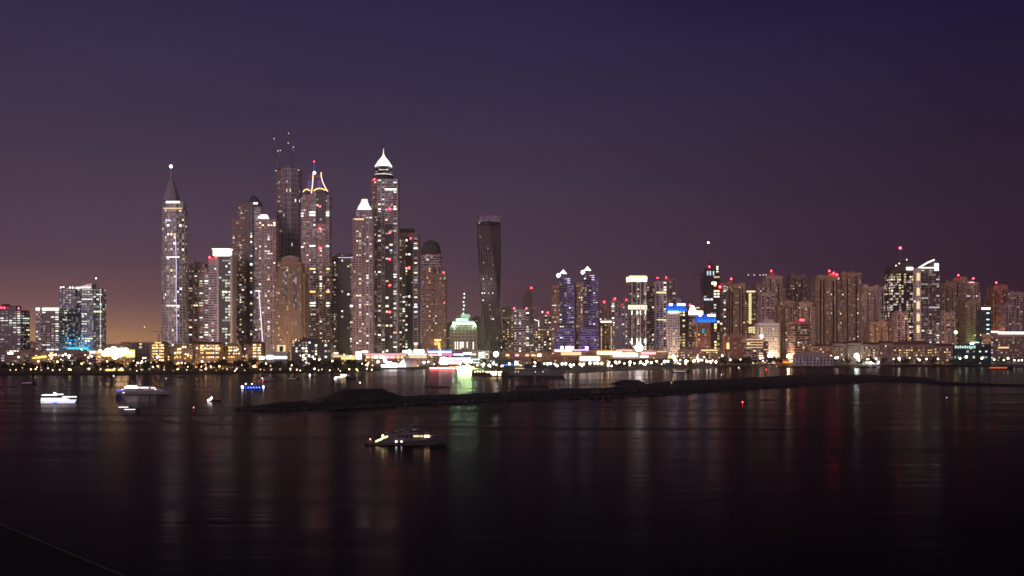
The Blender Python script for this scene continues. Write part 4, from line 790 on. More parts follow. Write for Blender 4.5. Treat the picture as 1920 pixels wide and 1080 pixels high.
T = low('glass_hall', 'green glowing low glass hall with white lit panes', 1788, 1858, 646, 690, 2060, 'teal', 16, 'window_office', depth=24, roof='x'); T.em(1820, 1836, 641, 643, E_green, 'roof_light', -2)
for i in range(9): T.em(1791 + i * 4.4, 1793.6 + i * 4.4, 648 + (i % 2), 653, emit('pane_mint', (.7, 1, .92), 1.0), 'window', -1.5)
T = low('mall_building', 'wide low building at the right edge with a long white roof bar', 1858, 1960, 627, 690, 2080, 'brown', 70, 'window_office', depth=36, roof='x'); T.em(1859, 1872, 620.5, 623.5, E_crown, 'roof_light', -2); T.em(1872, 1962, 622, 626.5, E_crown, 'roof_light', -3); T.em(1872, 1892, 650.5, 653, E_warmband, 'shop_front', -2)
T = low('restaurant', 'long low beach restaurant glowing red and orange by the water', 1456, 1552, 676, 688, 2090, 'terra', 0, depth=14, roof='x'); T.em(1458, 1546, 678.5, 680, E_orange, 'led_strip', -3); T.em(1482, 1540, 675.6, 677.4, E_warm, 'lit_canopy', -4); T.em(1512, 1522, 678, 681, E_neon, 'lit_canopy', -6)
for x0, lab in ((1617, 'white lit shore kiosk, left of two at the right hand beach'), (1678, 'white lit shore kiosk, right of two, beside blue lit terraces')):
    T = low('kiosk', lab, x0, x0 + 38, 679, 688, 2080, 'white', 0, depth=8, roof='x'); T.em(x0 + 12, x0 + 21, 677.5, 681.5, E_white, 'lit_front', -3); T.em(x0 + 23, x0 + 31, 677, 681.5, E_cool, 'lit_front', -3); T.em(x0, x0 + 10, 678.5, 680, E_shop, 'lit_canopy', -2)
T = low('terrace', 'blue and white dotted beach terrace right of the kiosks', 1728, 1806, 676, 688, 2090, 'grey', 0, depth=10, roof='x')
for i in range(22): x = 1730 + i * 3.5; T.beacon(x, 672.5 + 4 * R(), random.choice((E_blue, E_blue, E_shop, E_lilac, E_warm)) if x < 1766 else random.choice((E_shop, E_lilac, E_warm)), U(.8, 1.4), -3, 'terrace_lamp')
T.em(1788, 1816, 666.5, 668, E_neon, 'lit_canopy', 4)
# white tent by the water
T = Tower('dome_tent', 'big white rounded tent on the waterline lit from its left side', 1890, 735, 786, 'tent')
T.lathe(766, [(20.5, 692), (20, 686), (18, 679), (14, 674.5), (8, 672.5), (1, 672)], mat('tent_canvas', (.62, .58, .62)), 'canopy', 22, 24)
T.profile([(741, 691), (747, 684), (752, 677), (757, 673.5), (762, 691)], emit('tent_glow', (.93, .86, 1), 1.8), 'lit_side_glow', -2, 6)  # glowing panel stands in for light falling on the tent's left side
T = low('kiosk', 'dazzling white waterside terrace left of the rounded tent', 714, 745, 683, 692, 1885, 'white', 0, depth=10, roof='x'); T.em(715, 730, 684, 691, E_shop, 'lit_front', -2); T.em(730, 744, 681, 691, E_white, 'lit_front', -3); T.em(723, 734, 678, 682, E_cool, 'lit_canopy', -1)
# landing stage glowing green to the water
T = low('landing_stage', 'low landing stage whose lamps colour the water yellow green', 846, 888, 687.5, 693, 1868, 'bband', 0, depth=8, roof='x', cat='pier'); T.em(858, 884, 688.6, 691.4, E_pool, 'pool_light', -2); T.em(806, 852, 689.5, 690.6, emit('pier_red', (1, .06, .06), 130), 'red_strip', -2)

# ------------------------------------------------------------------ floodlights, lamps
def flood(x, y, D, m, r, label, group=None):
    z = Z(y, D); o = (X(x, D), D, GZ); e = empty('floodlight', o, label, 'floodlight', group)
    MB().tube([(o[0], D + r * .3, GZ - 1), (o[0], D + r * .3, z)], [.5, .3], 6).build('mast', steel, e, o)
    q = r * .6; MB().hexa([(o[0] - q, D + r * .9, z - q), (o[0] + q, D + r * .9, z - q), (o[0] + q, D + r * 1.3, z - q), (o[0] - q, D + r * 1.3, z - q), (o[0] - q, D + r * .9, z + q), (o[0] + q, D + r * .9, z + q), (o[0] + q, D + r * 1.3, z + q), (o[0] - q, D + r * 1.3, z + q)]).build('lamp_housing', steel, e, o)
    ball(e, o, (o[0], D, z), r, m, 'lamp')
flood(1198, 652, 2030, E_flood, 7.0, 'great white floodlight burning before the cream crowned tower')
flood(930, 664, 1995, E_flood, 4.5, 'greenish white floodlight at the foot of the twisted tower')
flood(1606, 667, 2070, emit('flood_green', (.75, 1, .88), 40), 4.2, 'green white floodlight on the right hand beach below the tan towers')
flood(1406, 668, 2100, emit('flood_park', (.92, 1, .92), 25), 3.0, 'white floodlight in the dark park before the brown beach hotel')
flood(722, 676, 1960, E_white, 3.2, 'white floodlight behind the terrace left of the rounded tent'); flood(709, 678, 1960, E_mint, 3.0, 'pale green floodlight above the dark shore trees left of the tent')
E_city = emit('city_fill_lamp', (1, .62, .36), 300)  # added lamps, mostly hidden by podiums, that warm the lower facades
for i, x in enumerate((292, 349, 388, 440, 482, 508, 575, 622, 660, 692, 742, 784, 835, 897, 945, 1000, 1030, 1124, 1172, 1222, 1296, 1356, 1402, 1440, 1478, 1526, 1576, 1622, 1668, 1704, 1764, 1800, 1838)):
    D = (2205 if x < 1000 else 2110) + (i % 3) * 8; e = empty('street_lamp', (X(x, D), D, GZ), 'added warm lamp behind the podiums, lighting the lower tower facades', 'street lamp', 'added lamps at the feet of the towers')  # these street_lamp objects are added fill lamps
    MB().tube([(0, 0, -.5), (0, 0, 12), (0, 0, 15)], [.4, .3, .2], 6).build('post', steel, e); ball(e, (0, 0, 0), (0, 0, 16), 2.3, E_city, 'lamp_globe')
for x, y, D, m, r, lab in ((906, 660, 2492, emit('wash_green', (.45, 1, .35), 110), 2.6, 'green floodlight washing the foot of the twisted tower'), (152, 657, 2280, emit('wash_cyan', (.05, .75, 1), 160), 3, 'cyan floodlight washing the foot of the wing roofed office tower'),
        (1876, 634, 2385, emit('wash_orange', (1, .36, .12), 130), 3.2, 'orange floodlight below the orange lit tower at the right'), (812, 660, 2470, emit('wash_orange', (1, .36, .12), 130), 1.9, 'orange floodlight at the foot of the domed dark tower'), (1822, 645, 2280, emit('wash_green', (.45, 1, .35), 110), 2.6, 'green floodlight before the white signed tan tower'),
        (1438, 650, 2105, emit('wash_cream', (1, .85, .6), 120), 2.4, 'cream floodlight at the foot of the white gridded block'), (1262, 668, 2120, emit('wash_cream', (1, .85, .6), 120), 2.0, 'cream floodlight at the foot of the white faced tower'), (1100, 652, 2335, emit('wash_violet', (.55, .3, 1), 90), 2.6, 'violet floodlight at the foot of the right violet twin'), (1054, 652, 2325, emit('wash_violet', (.55, .3, 1), 90), 2.6, 'violet floodlight at the foot of the left violet twin')):
    flood(x, y, D, m, r, lab)
flood(1792, 623, 2190, emit('flood_yellow', (.85, 1, .35), 12), 3.0, 'yellow floodlight in front of the yellow tan towers')
for x, y in ((196, 664), (206, 660), (216, 664), (226, 661), (236, 665)): pass
E_or = emit('flood_orange', (1, .66, .30), 22)
for x, y, r, lab in ((195, 663, 4.6, 'orange floodlight at the left end of the blaze'), (203, 660, 7.0, 'large orange floodlight left of centre in the blaze'), (213, 656, 6.0, 'orange floodlight standing highest in the blaze'), (216, 666, 7.0, 'large orange floodlight lowest in the blaze'), (226, 661, 7.4, 'largest orange floodlight, right of centre in the blaze'), (236, 658, 5.4, 'orange floodlight near the right end of the blaze'), (246, 663, 3.4, 'small orange floodlight at the right end of the blaze'), (188, 658, 2.6, 'small orange floodlight at the foot of the wing roofed tower')):
    flood(x, y, 2008, E_or, r, lab)
def lamp_proto(name, label, cat, group, h, r, m, arm=0):
    e = empty(name, (0, 0, 0), label, cat, group)
    MB().tube([(0, 0, 0), (0, 0, h * .5), (0, 0, h)], [.16, .12, .09], 6).build('post', steel, e)
    MB().lathe(0, 0, [(.3, 0), (.3, .4), (.16, .6)], 8).build('base', steel, e)
    o = bpy.data.objects.new('lamp_globe', BALL.setdefault(m.name, ball_mesh(m)) if m.name in BALL else BALL.setdefault(m.name, ball_mesh(m))); COL.objects.link(o); o.parent = e; o.location = (0, 0, h + r * .8); o.scale = (r, r, r)
    return e
def put(proto, spots, first=[0]):
    for i, (x, D, z) in enumerate(spots):
        if proto.get('used') is None: proto.location = (x, D, z); proto['used'] = 1
        else: dup(proto, (x, D, z), U(0, 6), U(.62, 1.4))
    if 'used' in proto: pass
def vary(m, lo, hi):
    t = m.node_tree; e = t.nodes['Emission']; oi = t.nodes.new('ShaderNodeObjectInfo'); p = t.nodes.new('ShaderNodeMath'); p.operation = 'POWER'; p.inputs[1].default_value = 2.2; t.links.new(oi.outputs['Random'], p.inputs[0])
    r = t.nodes.new('ShaderNodeMapRange'); r.inputs[3].default_value = lo; r.inputs[4].default_value = hi; t.links.new(p.outputs[0], r.inputs[0]); t.links.new(r.outputs[0], e.inputs[1]); return m
E_l1 = vary(emit('quay_lamp', (1, .84, .58), 14), 2.5, 34); E_l2 = vary(emit('garden_lamp_light', (1, .66, .36), 8), .8, 16); E_l3 = vary(emit('far_lamp', (1, .84, .66), 9), 1, 18)
q = lamp_proto('street_lamp', 'globe lamp in the row along the lit waterfront spit', 'street lamp', 'lamps along the waterfront spit', 7.0, 1.55, E_l1)
sp = []
for i in range(46):
    t = i / 45; x = 1046 + 296 * t; x += U(-4.5, 4.5); ys = 699.5 + (690 - 699.5) * ((x - 1060) / 280) ** .85 if x > 1060 else 699.5
    D = DW(ys) + 10 + U(0, 18) * (R() < .5); sp.append((X(x, D), D, GZ - .3))
put(q, sp)
q = lamp_proto('street_lamp', 'globe lamp on the quay by the curved billboard', 'street lamp', 'lamps on the quay by the billboard', 7.0, 1.9, E_l1)
put(q, [(X(x, 1888), 1888, GZ - .5) for x in (795, 803, 814, 825, 835.5, 847, 862, 871, 883)])
q = lamp_proto('street_lamp', 'globe lamp along the dark promenade behind the dark restaurant boats', 'street lamp', 'lamps on the dark promenade behind the boats', 7.5, 1.5, E_l1)
put(q, [(X(x, 1640 + U(0, 40)), 1640 + U(0, 60), GZ) for x in (895, 906, 917, 926, 930, 943, 955, 968, 977, 981, 990, 1003, 1022, 1027, 1034, 1040, 907, 919, 941)])
q = lamp_proto('garden_lamp', 'small garden lamp by the left waterline', 'garden lamp', 'garden lamps by the left waterline', 3.2, .85, E_l2)
put(q, [(X(x, D), D, 2.4) for x, D in ((20 + i * 11.2 + U(-14, 14), DW(702) + U(2, 14) + (R() < .4) * U(0, 60)) for i in range(62))])
q = lamp_proto('garden_lamp', 'small lamp amid the dark trees of the left shore', 'garden lamp', 'garden lamps amid the trees of the left shore', 9.5, .95, E_l2)
put(q, [(X(x, D), D, GZ) for x, D in ((U(10, 700), U(1590, 1690)) for i in range(60))])
q = lamp_proto('garden_lamp', 'small lamp on the rise above the left shore trees', 'garden lamp', 'garden lamps above the left shore trees', 16, 1.0, E_l3)
put(q, [(X(x, D), D, GZ) for x, D in ((random.choice((U(90, 190), U(90, 190), U(245, 300), U(560, 690))), U(1780, 1800)) for i in range(40))])
q = lamp_proto('street_lamp', 'lamp in the dark park along the right hand shore', 'street lamp', 'lamps along the right hand shore', 9, 1.5, E_l3)
put(q, [(X(x, D), D, GZ) for x, D in ((random.choice((U(1262, 1340), U(1350, 1460), U(1560, 1720), U(1560, 1760))), U(2010, 2070)) for i in range(42))])
q = lamp_proto('street_lamp', 'tall lamp beside the orange lit beach restaurant', 'street lamp', 'tall lamps by the orange restaurant', 13, 2.2, emit('restaurant_lamp', (1, .62, .30), 8))
put(q, [(X(x, 2080), 2080, GZ) for x in (1485, 1517, 1524, 1558)])
q = lamp_proto('street_lamp', 'green tinted lamp at the far right beach edge', 'street lamp', 'green lamps at the far right beach', 11, 2.0, emit('green_lamp', (.72, 1, .62), 7))
put(q, [(X(x, 2040), 2040, GZ) for x in (1800, 1812, 1841, 1864, 1882, 1890, 1902, 1910, 1916)])

# ------------------------------------------------------------------ trees
leafm = mat('foliage', (.045, .055, .028), .9, 0, .45, .35); barkm = mat('bark', (.08, .06, .045)); palmm = mat('palm_leaf', (.05, .065, .03), .8, 0, .4, .5)
def tree_proto(seed, label, group, h, w):
    rd = random.Random(seed); e = empty('tree', (0, 0, 0), label, 'tree', group)
    tr = MB(); tr.tube([(0, 0, -.5), (.1, 0, h * .2), (.2 * w * .1, .1, h * .45)], [.42, .32, .2], 6)
    cl = []
    for k in range(7):
        a = rd.uniform(0, 6.3); rr = rd.uniform(.1, .36) * w; zz = h * rd.uniform(.42, .82); c = (rr * cos(a), rr * sin(a), zz); cl.append((c, rd.uniform(.16, .30) * w))
        tr.tube([(.05, 0, h * .3), (c[0] * .5, c[1] * .5, (h * .3 + zz) / 2), c], [.16, .1, .05], 4)
    tr.build('trunk', barkm, e); b = MB()
    for c, r in cl:
        for _ in range(46):
            u = Vector((rd.gauss(0, 1), rd.gauss(0, 1), rd.gauss(0, .8))).normalized() * r * rd.uniform(.55, 1.12); p = Vector(c) + u
            d1 = Vector((rd.uniform(-1, 1), rd.uniform(-1, 1), rd.uniform(-1, 1))).normalized(); d2 = d1.cross(u.normalized() + Vector((.01, .02, .03))).normalized(); s = rd.uniform(.35, .75)
            b.quad(*[tuple(p + d1 * s * i + d2 * s * .6 * j) for i, j in ((-1, -1), (1, -1), (1, 1), (-1, 1))])
    b.build('crown', leafm, e); return e
def palm_proto(seed, label, group, h):
    rd = random.Random(seed); e = empty('palm_tree', (0, 0, 0), label, 'palm tree', group); lx = rd.uniform(-.6, .6)
    MB().tube([(0, 0, -.5), (lx * .4, 0, h * .5), (lx, 0, h)], [.34, .24, .2], 6).build('trunk', barkm, e); b = MB()
    for k in range(20):
        a = k * 2.4 + rd.uniform(-.2, .2); el = rd.uniform(-.3, 1.1); l = rd.uniform(2.6, 3.6); pr = None
        for i in range(7):
            t = i / 6; r = l * t; z = h + sin(el) * l * t - 1.5 * t * t * l * .45; w = .55 * sin(pi * min(1, t * .9 + .08)); dv = Vector((cos(a), sin(a), 0)); sd = Vector((-sin(a), cos(a), 0)); c = Vector((lx, 0, 0)) + dv * r * cos(el * .7) + Vector((0, 0, z)); cur = (c, c + sd * w + Vector((0, 0, -.35 * w)), c - sd * w + Vector((0, 0, -.35 * w)))
            if pr: b.quad(tuple(pr[0]), tuple(pr[1]), tuple(cur[1]), tuple(cur[0])); b.quad(tuple(pr[0]), tuple(cur[0]), tuple(cur[2]), tuple(pr[2]))
            pr = cur
    b.build('crown', palmm, e); return e
def plant(protos, spots, smin=.75, smax=1.25):
    for i, (x, D) in enumerate(spots):
        p = protos[i % len(protos)]; s = U(smin, smax); loc = (X(x, D), D, GZ - .2)
        if p.get('used') is None: p.location = loc; p['used'] = 1; p.scale = (s, s, s)
        else: dup(p, loc, U(0, 6), s)
g = 'trees of the left shore belt'
ps = [tree_proto(k, 'dark bushy tree in the shore belt before the sandstone hotel and offices', g, h, w) for k, h, w in ((1, 11, 9), (2, 13, 10), (3, 9, 9))]
sl_ = []
for row, D in enumerate((1605, 1650, 1700, 1750)):
    for i in range(27): sl_.append((-30 + i * 27.5 + U(-11, 11), D + U(-14, 14)))
sl_ = [q_ for q_ in sl_ if not (q_[0] > 705)]; random.shuffle(sl_); plant(ps, sl_, .95, 1.6)
g = 'palms of the left shore'
pp = [palm_proto(k, 'palm standing on the left shore before the hotel', g, h) for k, h in ((5, 10), (6, 12))]
plant(pp, [(U(0, 700), U(1590, 1760)) for _ in range(34)])
g = 'trees of the right hand park'
ps = [tree_proto(k, 'dark bushy tree in the park along the right hand shore', g, h, w) for k, h, w in ((11, 13, 11), (12, 10, 10))]
plant(ps, [(random.choice((U(1265, 1470), U(1265, 1470), U(1560, 1880), U(1560, 1880))), U(2030, 2085)) for _ in range(60)], .8, 1.4)
g = 'palms of the right hand shore'
pp = [palm_proto(k, 'palm standing on the right hand shore before the low hotel', g, h) for k, h in ((15, 11), (16, 13))]
plant(pp, [(random.choice((U(1350, 1480), U(1560, 1840))), U(2040, 2100)) for _ in range(24)])
g = 'trees behind the central quay'
ps = [tree_proto(21, 'dark small tree on the central quay near the billboard and spit', g, 9, 8)]
plant(ps, [(random.choice((U(790, 885), U(900, 1040), U(1040, 1330))), U(1905, 1950)) for _ in range(30)], .7, 1.2)

# ------------------------------------------------------------------ cranes
def crane(x, yt, yb, D, jib, label, lights=()):
    o = (X(x, D), D, Z(yb, D)); e = empty('tower_crane', o, label, 'crane'); zt = Z(yt, D); w = 1.0
    b = MB()
    for sx_ in (-w, w):
        for sy_ in (-w, w): b.tube([(o[0] + sx_, D + sy_, o[2]), (o[0] + sx_, D + sy_, zt)], .22, 4)
    n = int((zt - o[2]) / 3)
    for i in range(n):
        z = o[2] + i * 3; s = 1 if i % 2 else -1
        b.tube([(o[0] - w * s, D - w, z), (o[0] + w * s, D - w, z + 3)], .12, 4); b.tube([(o[0] - w * s, D + w, z), (o[0] + w * s, D + w, z + 3)], .12, 4)
    b.build('mast_lattice', steel, e, o)
    (jx, jy), (cx_, cy_) = jib
    MB().tube([(o[0], D, zt), (X(jx, D), D, Z(jy, D))], [.7, .35], 5).build('jib', steel, e, o); MB().tube([(o[0], D, zt), (X(cx_, D), D, Z(cy_, D))], .7, 5).box(X(cx_, D) - 1.5, X(cx_, D) + 1.5, D - 1, D + 1, Z(cy_, D) - 2, Z(cy_, D) + 1).build('counterweight', steel, e, o)
    MB().box(o[0] - 1.2, o[0] + 1.2, D - 2, D + 1, zt - 3, zt).build('cab', white, e, o)
    for lx, ly in lights: ball(e, o, (X(lx, D), D, Z(ly, D)), 1.0, E_crown, 'beacon')
crane(524, 292, 318, 2535, ((514, 259), (528, 295)), 'luffing crane on the unfinished tower, left of two', ((514, 260), (525.5, 282), (521, 283)))
crane(548, 280, 316, 2535, ((541, 250), (552, 283)), 'luffing crane on the unfinished tower, right of two', ((541, 250), (540.5, 268), (550, 276)))
crane(298, 622, 642, 2160, ((277, 621), (303, 622)), 'thin crane over the low unfinished frame building', ((271, 613),))
crane(1440, 514, 530, 2560, ((1403, 516), (1450, 515)), 'crane with a row of lamps along its jib, beside the far tan tower', ((1403, 515.5), (1414, 515.5), (1425, 515.5), (1431, 515.5), (1436, 515.5)))

# ------------------------------------------------------------------ boats
hullw = mat('gel_coat_white', (.24, .225, .26), .35, 0, .05, .5); hulld = mat('dark_hull', (.03, .028, .035), .4); wood = mat('teak_deck', (.22, .13, .08)); bglass = mat('boat_glass', (.01, .01, .014), .1, 0, 0)
def hull(L, B, zs, zb, draft=.6, stern=.85, n=14):
    """lofted hull, stern at x=0, bow at x=L"""
    b = MB(); m = 7
    for i in range(n + 1):
        t = i / n; hb = B / 2 * (stern + (1 - stern) * min(1, t * 3)) * (1 if t < .5 else max(.015, (1 - ((t - .5) / .5) ** 2.1))); sh = zs + (zb - zs) * max(0, (t - .25) / .75) ** 1.6; ov = 1 - .08 * (1 if t > .9 else 0)
        xk = L * (t if t < .8 else .8 + (t - .8) * .62); xs = L * t
        for q, (f, z) in enumerate(((0, -draft), (.62, -draft * .5), (.86, .25 * sh), (1, sh), (.86, .25 * sh), (.62, -draft * .5), (0, -draft))):
            x = xk + (xs - xk) * max(0, min(1, (z + draft) / (sh + draft))); b.v.append((x, (-1 if q < 3.5 else 1) * f * hb if q != 3 else -hb, z))
        b.v.append((xs, hb, sh))
    k = m + 1
    for i in range(n):
        o, p = i * k, (i + 1) * k
        for a, c in ((0, 1), (1, 2), (2, 3)): b.f.append((o + a, o + c, p + c, p + a))
        for a, c in ((7, 4), (4, 5), (5, 6)): b.f.append((o + a, o + c, p + c, p + a))
        b.f.append((o + 3, o + 7, p + 7, p + 3))
    b.f += [(0, 6, 5, 4, 7, 3, 2, 1)]
    return b
def tier(xa0, xa1, xb0, xb1, z0, z1, h0, h1):
    return MB().hexa([(xa0, -h0, z0), (xa1, -h0 * .7, z0), (xa1, h0 * .7, z0), (xa0, h0, z0), (xb0, -h1, z1), (xb1, -h1 * .7, z1), (xb1, h1 * .7, z1), (xb0, h1, z1)])
def boat(name, label, x0, x1, yw, flip=False, cat='boat', group=None):
    D = DW(yw); L = (x1 - x0) * D / F; e = empty(name, (X(x1 if flip else x0, D), D + 3, 0), label, cat, group, pi if flip else 0); return e, L
def bl(e, p, r, m, name='lamp'): return ball(e, (0, 0, 0), p, r, m, name)

hull_dim = mat('dimmed_white_hull', (.06, .053, .065), .4, 0, .05, .4)  # white hull darkened in its colour for the dim dusk light
# the motor yacht in the near water
e, L = boat('motor_yacht', 'dusk-darkened white motor yacht with lit saloon windows and yellow stern stairs, in near water', 684, 843, 834, cat='yacht')
B = 7.6; m = L / 160
def px(x): return (x - 684) * m
def pz(y): return (834 - y) * m
hb = hull(L, B, 1.0, 3.9, .8, .9, 18); hb.v = [(x, y, z if x > px(708) or z < .3 else min(z, 1.0)) for x, y, z in hb.v]; hb.build('hull', hull_dim, e, smooth=False)
MB().box(px(690), px(815), -B * .475, B * .475, -.3, .35).build('waterline_band', hulld, e)
tier(px(706), px(800), px(726), px(800), .9, 3.6, B * .47, B * .45).build('main_deck', hull_dim, e)
tier(px(722), px(812), px(731), px(801), 3.55, 5.5, B * .46, B * .42).build('saloon', hull_dim, e)
hp = [(728, 815), (737, 811), (750, 807.5), (762, 805.5), (768, 806), (786, 808.5), (800, 813), (800, 816), (728, 816)]
def side(pts, hw, mm, nm, z=0):
    b = MB(); n = len(pts); b.v = [(px(x), -hw, pz(y)) for x, y in pts] + [(px(x), hw, pz(y)) for x, y in pts]
    b.f = [tuple(range(n)), tuple(range(2 * n - 1, n - 1, -1))] + [(i, (i + 1) % n, (i + 1) % n + n, i + n) for i in range(n)][::1]
    return b.build(nm, mm, e)
side(hp, B * .40, hull_dim, 'upper_deck'); side([(729, 814), (738, 810), (748, 808), (757, 806.6), (756, 809), (744, 811), (733, 815)], B * .405, bglass, 'upper_windows')
side([(765, 806.5), (783, 806.8), (788, 809.5), (771, 809.8)], B * .41, bglass, 'bridge_window'); side([(757, 802), (760, 801.2), (784, 802.2), (785, 804.6), (757, 804.2)], B * .34, hulld, 'hard_top')
side([(752, 801), (756, 801.6), (768, 809), (763, 809)], B * .36, hull_dim, 'radar_arch'); side([(783, 811), (797, 811.4), (801, 813.5), (787, 813.5)], B * .43, bglass, 'windscreen')
MB().tube([(px(772), 0, pz(802)), (px(771), 0, pz(796))], [.1, .04], 5).build('antenna', metal, e)
for i, (x, lit) in enumerate(((747.5, 0), (755, 0), (763, 0), (771, 0), (778, .4), (782.5, 1), (786, 1), (791, 1), (798.5, 1), (804, 1))):
    mm = E_warm if lit == 1 and x > 797 else (E_warmband if lit else bglass); MB().box(px(x - 2.2), px(x + 2.2 if x < 780 or x > 790 else x + 1), -B * .468 - .05, -B * .40, pz(819.2), pz(816)).build('window', mm, e)
for x in (743.5, 753.5): bl(e, (px(x), -B * .48, pz(827.6)), .42 if x < 750 else .33, E_white, 'porthole_lamp')
for x in (766, 775, 790, 796): bl(e, (px(x), -B * .47, pz(826)), .22, bglass, 'porthole')
MB().tube([(px(704.5), -B * .44, pz(828)), (px(709), -B * .45, pz(825.5)), (px(714), -B * .46, pz(824)), (px(719), -B * .46, pz(820.5)), (px(724), -B * .46, pz(819.5)), (px(727.5), -B * .46, pz(817.5))], .36, 6).build('stair_light', emit('stair_gold', (1, .84, .38), 3), e); bl(e, (px(718), -B * .4, pz(817)), .5, E_warm, 'deck_lamp')
MB().tube([(px(704.5), -B * .2, pz(828)), (px(719), -B * .2, pz(821)), (px(727), -B * .2, pz(818))], .3, 6).build('stair_light', MATS['stair_gold'], e)
side([(720, 813), (726, 812), (727, 817), (721, 817)], B * .3, bglass, 'aft_door')
MB().box(px(684.5), px(706), -B * .40, B * .40, .55, 1.05).build('swim_platform', hulld, e)
MB().box(px(688), px(697), -1.6, 1.6, 1.05, 1.9).build('deck_table', wood, e); MB().prism([(px(687), -2), (px(700), -2), (px(700), 2), (px(687), 2)], pz(822.6), pz(821.6), [(px(690), -1), (px(697), -1), (px(697), 1), (px(690), 1)]).build('sunshade', mat('awning_red', (.35, .10, .07)), e)
MB().tube([(px(693.5), 0, 1.0), (px(693.5), 0, pz(821.6))], .09, 5).build('shade_pole', metal, e); bl(e, (px(693.5), -1.2, pz(824)), .3, emit('table_lamp', (1, .45, .30), 5), 'table_lamp')
rl_ = MB()
for i in range(9): rl_.tube([(px(806 + i * 4), -max(.05, B * .43 * (1 - (i / 8.4) ** 2)), 3.6 + i * .12), (px(806 + i * 4), -max(.05, B * .43 * (1 - (i / 8.4) ** 2)), 4.5 + i * .1)], .05, 4)
rl_.tube([(px(806 + i * 4), -max(.05, B * .43 * (1 - (i / 8.4) ** 2)), 4.5 + i * .1) for i in range(9)], .06, 4); rl_.build('bow_rail_frame', metal, e)
MB().tube([(px(832), -.3, 5.2), (px(838), -.2, 5.3), (px(842), 0, 4.9)], [.3, .5, .25], 6).build('anchor_windlass', hulld, e)

# long white yacht with blue lit swim deck
e, L = boat('motor_yacht', 'long white yacht with blue glowing swim deck and bright upper deck, on the left water', 217, 320, 740, cat='yacht'); B = 9; m = L / 103
hull(L, B, 3.0, 5.4, .8, .85, 16).build('hull', hullw, e); MB().box(.04 * L, .86 * L, -B * .44, B * .44, -.3, .45).build('waterline_band', hulld, e)
MB().box(1, .17 * L, -B * .42, B * .42, 3.0, 3.15).build('swim_deck', emit('deck_blue', (.03, .05, 1), 2.2), e)
for i in range(5): bl(e, (2 + i * 1.7, -B * .43, 3.4 + i * .5), .5, E_blue, 'blue_lamp')
tier(.14 * L, .90 * L, .20 * L, .80 * L, 3.0, 5.6, B * .46, B * .42).build('main_deck', hullw, e); tier(.16 * L, .72 * L, .2 * L, .66 * L, 5.6, 7.6, B * .42, B * .36).build('upper_deck', hullw, e)
MB().box(.16 * L, .42 * L, -B * .44, -B * .36, 5.7, 7.4).build('deck_light', E_crown, e); MB().box(.44 * L, .60 * L, -B * .43, -B * .36, 5.9, 6.9).build('deck_light', E_crown, e); MB().box(.64 * L, .72 * L, -B * .40, -B * .33, 5.9, 6.6).build('deck_light', E_crown, e)
MB().box(.2 * L, .38 * L, -B * .38, -B * .3, 7.6, 8.3).build('deck_light', E_shop, e)
for x in (.40, .47): MB().box(x * L - 1, x * L + 1, -B * .475, -B * .42, 4.1, 5.1).build('window', bglass, e)
for x, z in ((.13, 4.6), (.15, 1.6), (.73, 4.6)): MB().box(x * L - .9, x * L + .9, -B * .49, -B * .4, z, z + .5).build('lit_window', E_crown, e)
MB().tube([(.42 * L, 0, 7.5), (.42 * L, 0, 14.5)], [.5, .1], 6).box(.40 * L - 1.5, .40 * L + 2.5, -1.5, 1.5, 9.2, 9.6).box(.41 * L - 1, .41 * L + 1.6, -1, 1, 11.4, 11.7).build('radar_mast', metal, e)
# party boat
e, L = boat('party_boat', 'dazzling white lit party boat with tiered decks, farthest left on the water', 76, 141, 756, cat='boat'); B = 7.5; m = L / 65
hull(L, B, 2.4, 2.8, .6, .8, 12).build('hull', emit('hull_lit', (.86, .88, 1), 1.05), e)  # hull and deck tiers emit, in place of lamplight falling on them
tier(.02 * L, .80 * L, .02 * L, .62 * L, 2.4, 4.1, B * .46, B * .44).build('lower_deck', E_crown, e)
tier(.62 * L, .98 * L, .62 * L, .97 * L, 4.6, 5.2, B * .36, B * .34).build('fore_awning', E_crown, e); MB().box(.0, .64 * L, -B * .46, B * .46, 4.1, 4.4).build('deck_floor', hulld, e)
tier(.03 * L, .42 * L, .04 * L, .40 * L, 6.0, 6.7, B * .44, B * .42).build('upper_awning', E_crown, e); tier(.30 * L, .60 * L, .32 * L, .58 * L, 6.5, 7.1, B * .4, B * .38).build('bridge_awning', E_crown, e); bl(e, (.38 * L, -1, 7.5), .9, E_white)
po = MB()
for i in range(8): po.tube([((.05 + i * .08) * L, -B * .42, 4.3), ((.05 + i * .08) * L, -B * .42, 6.2)], .09, 4)
for i in range(5): po.tube([((.64 + i * .08) * L, -B * .33, 2.4), ((.64 + i * .08) * L, -B * .33, 4.4)], .09, 4)
po.build('awning_frame', metal, e); MB().box(.05 * L, .09 * L, -B * .49, -B * .4, 1.3, 1.9).build('window', bglass, e); MB().box(.36 * L, .5 * L, -B * .52, -B * .49, .1, .7).build('hull_light', E_blue, e)
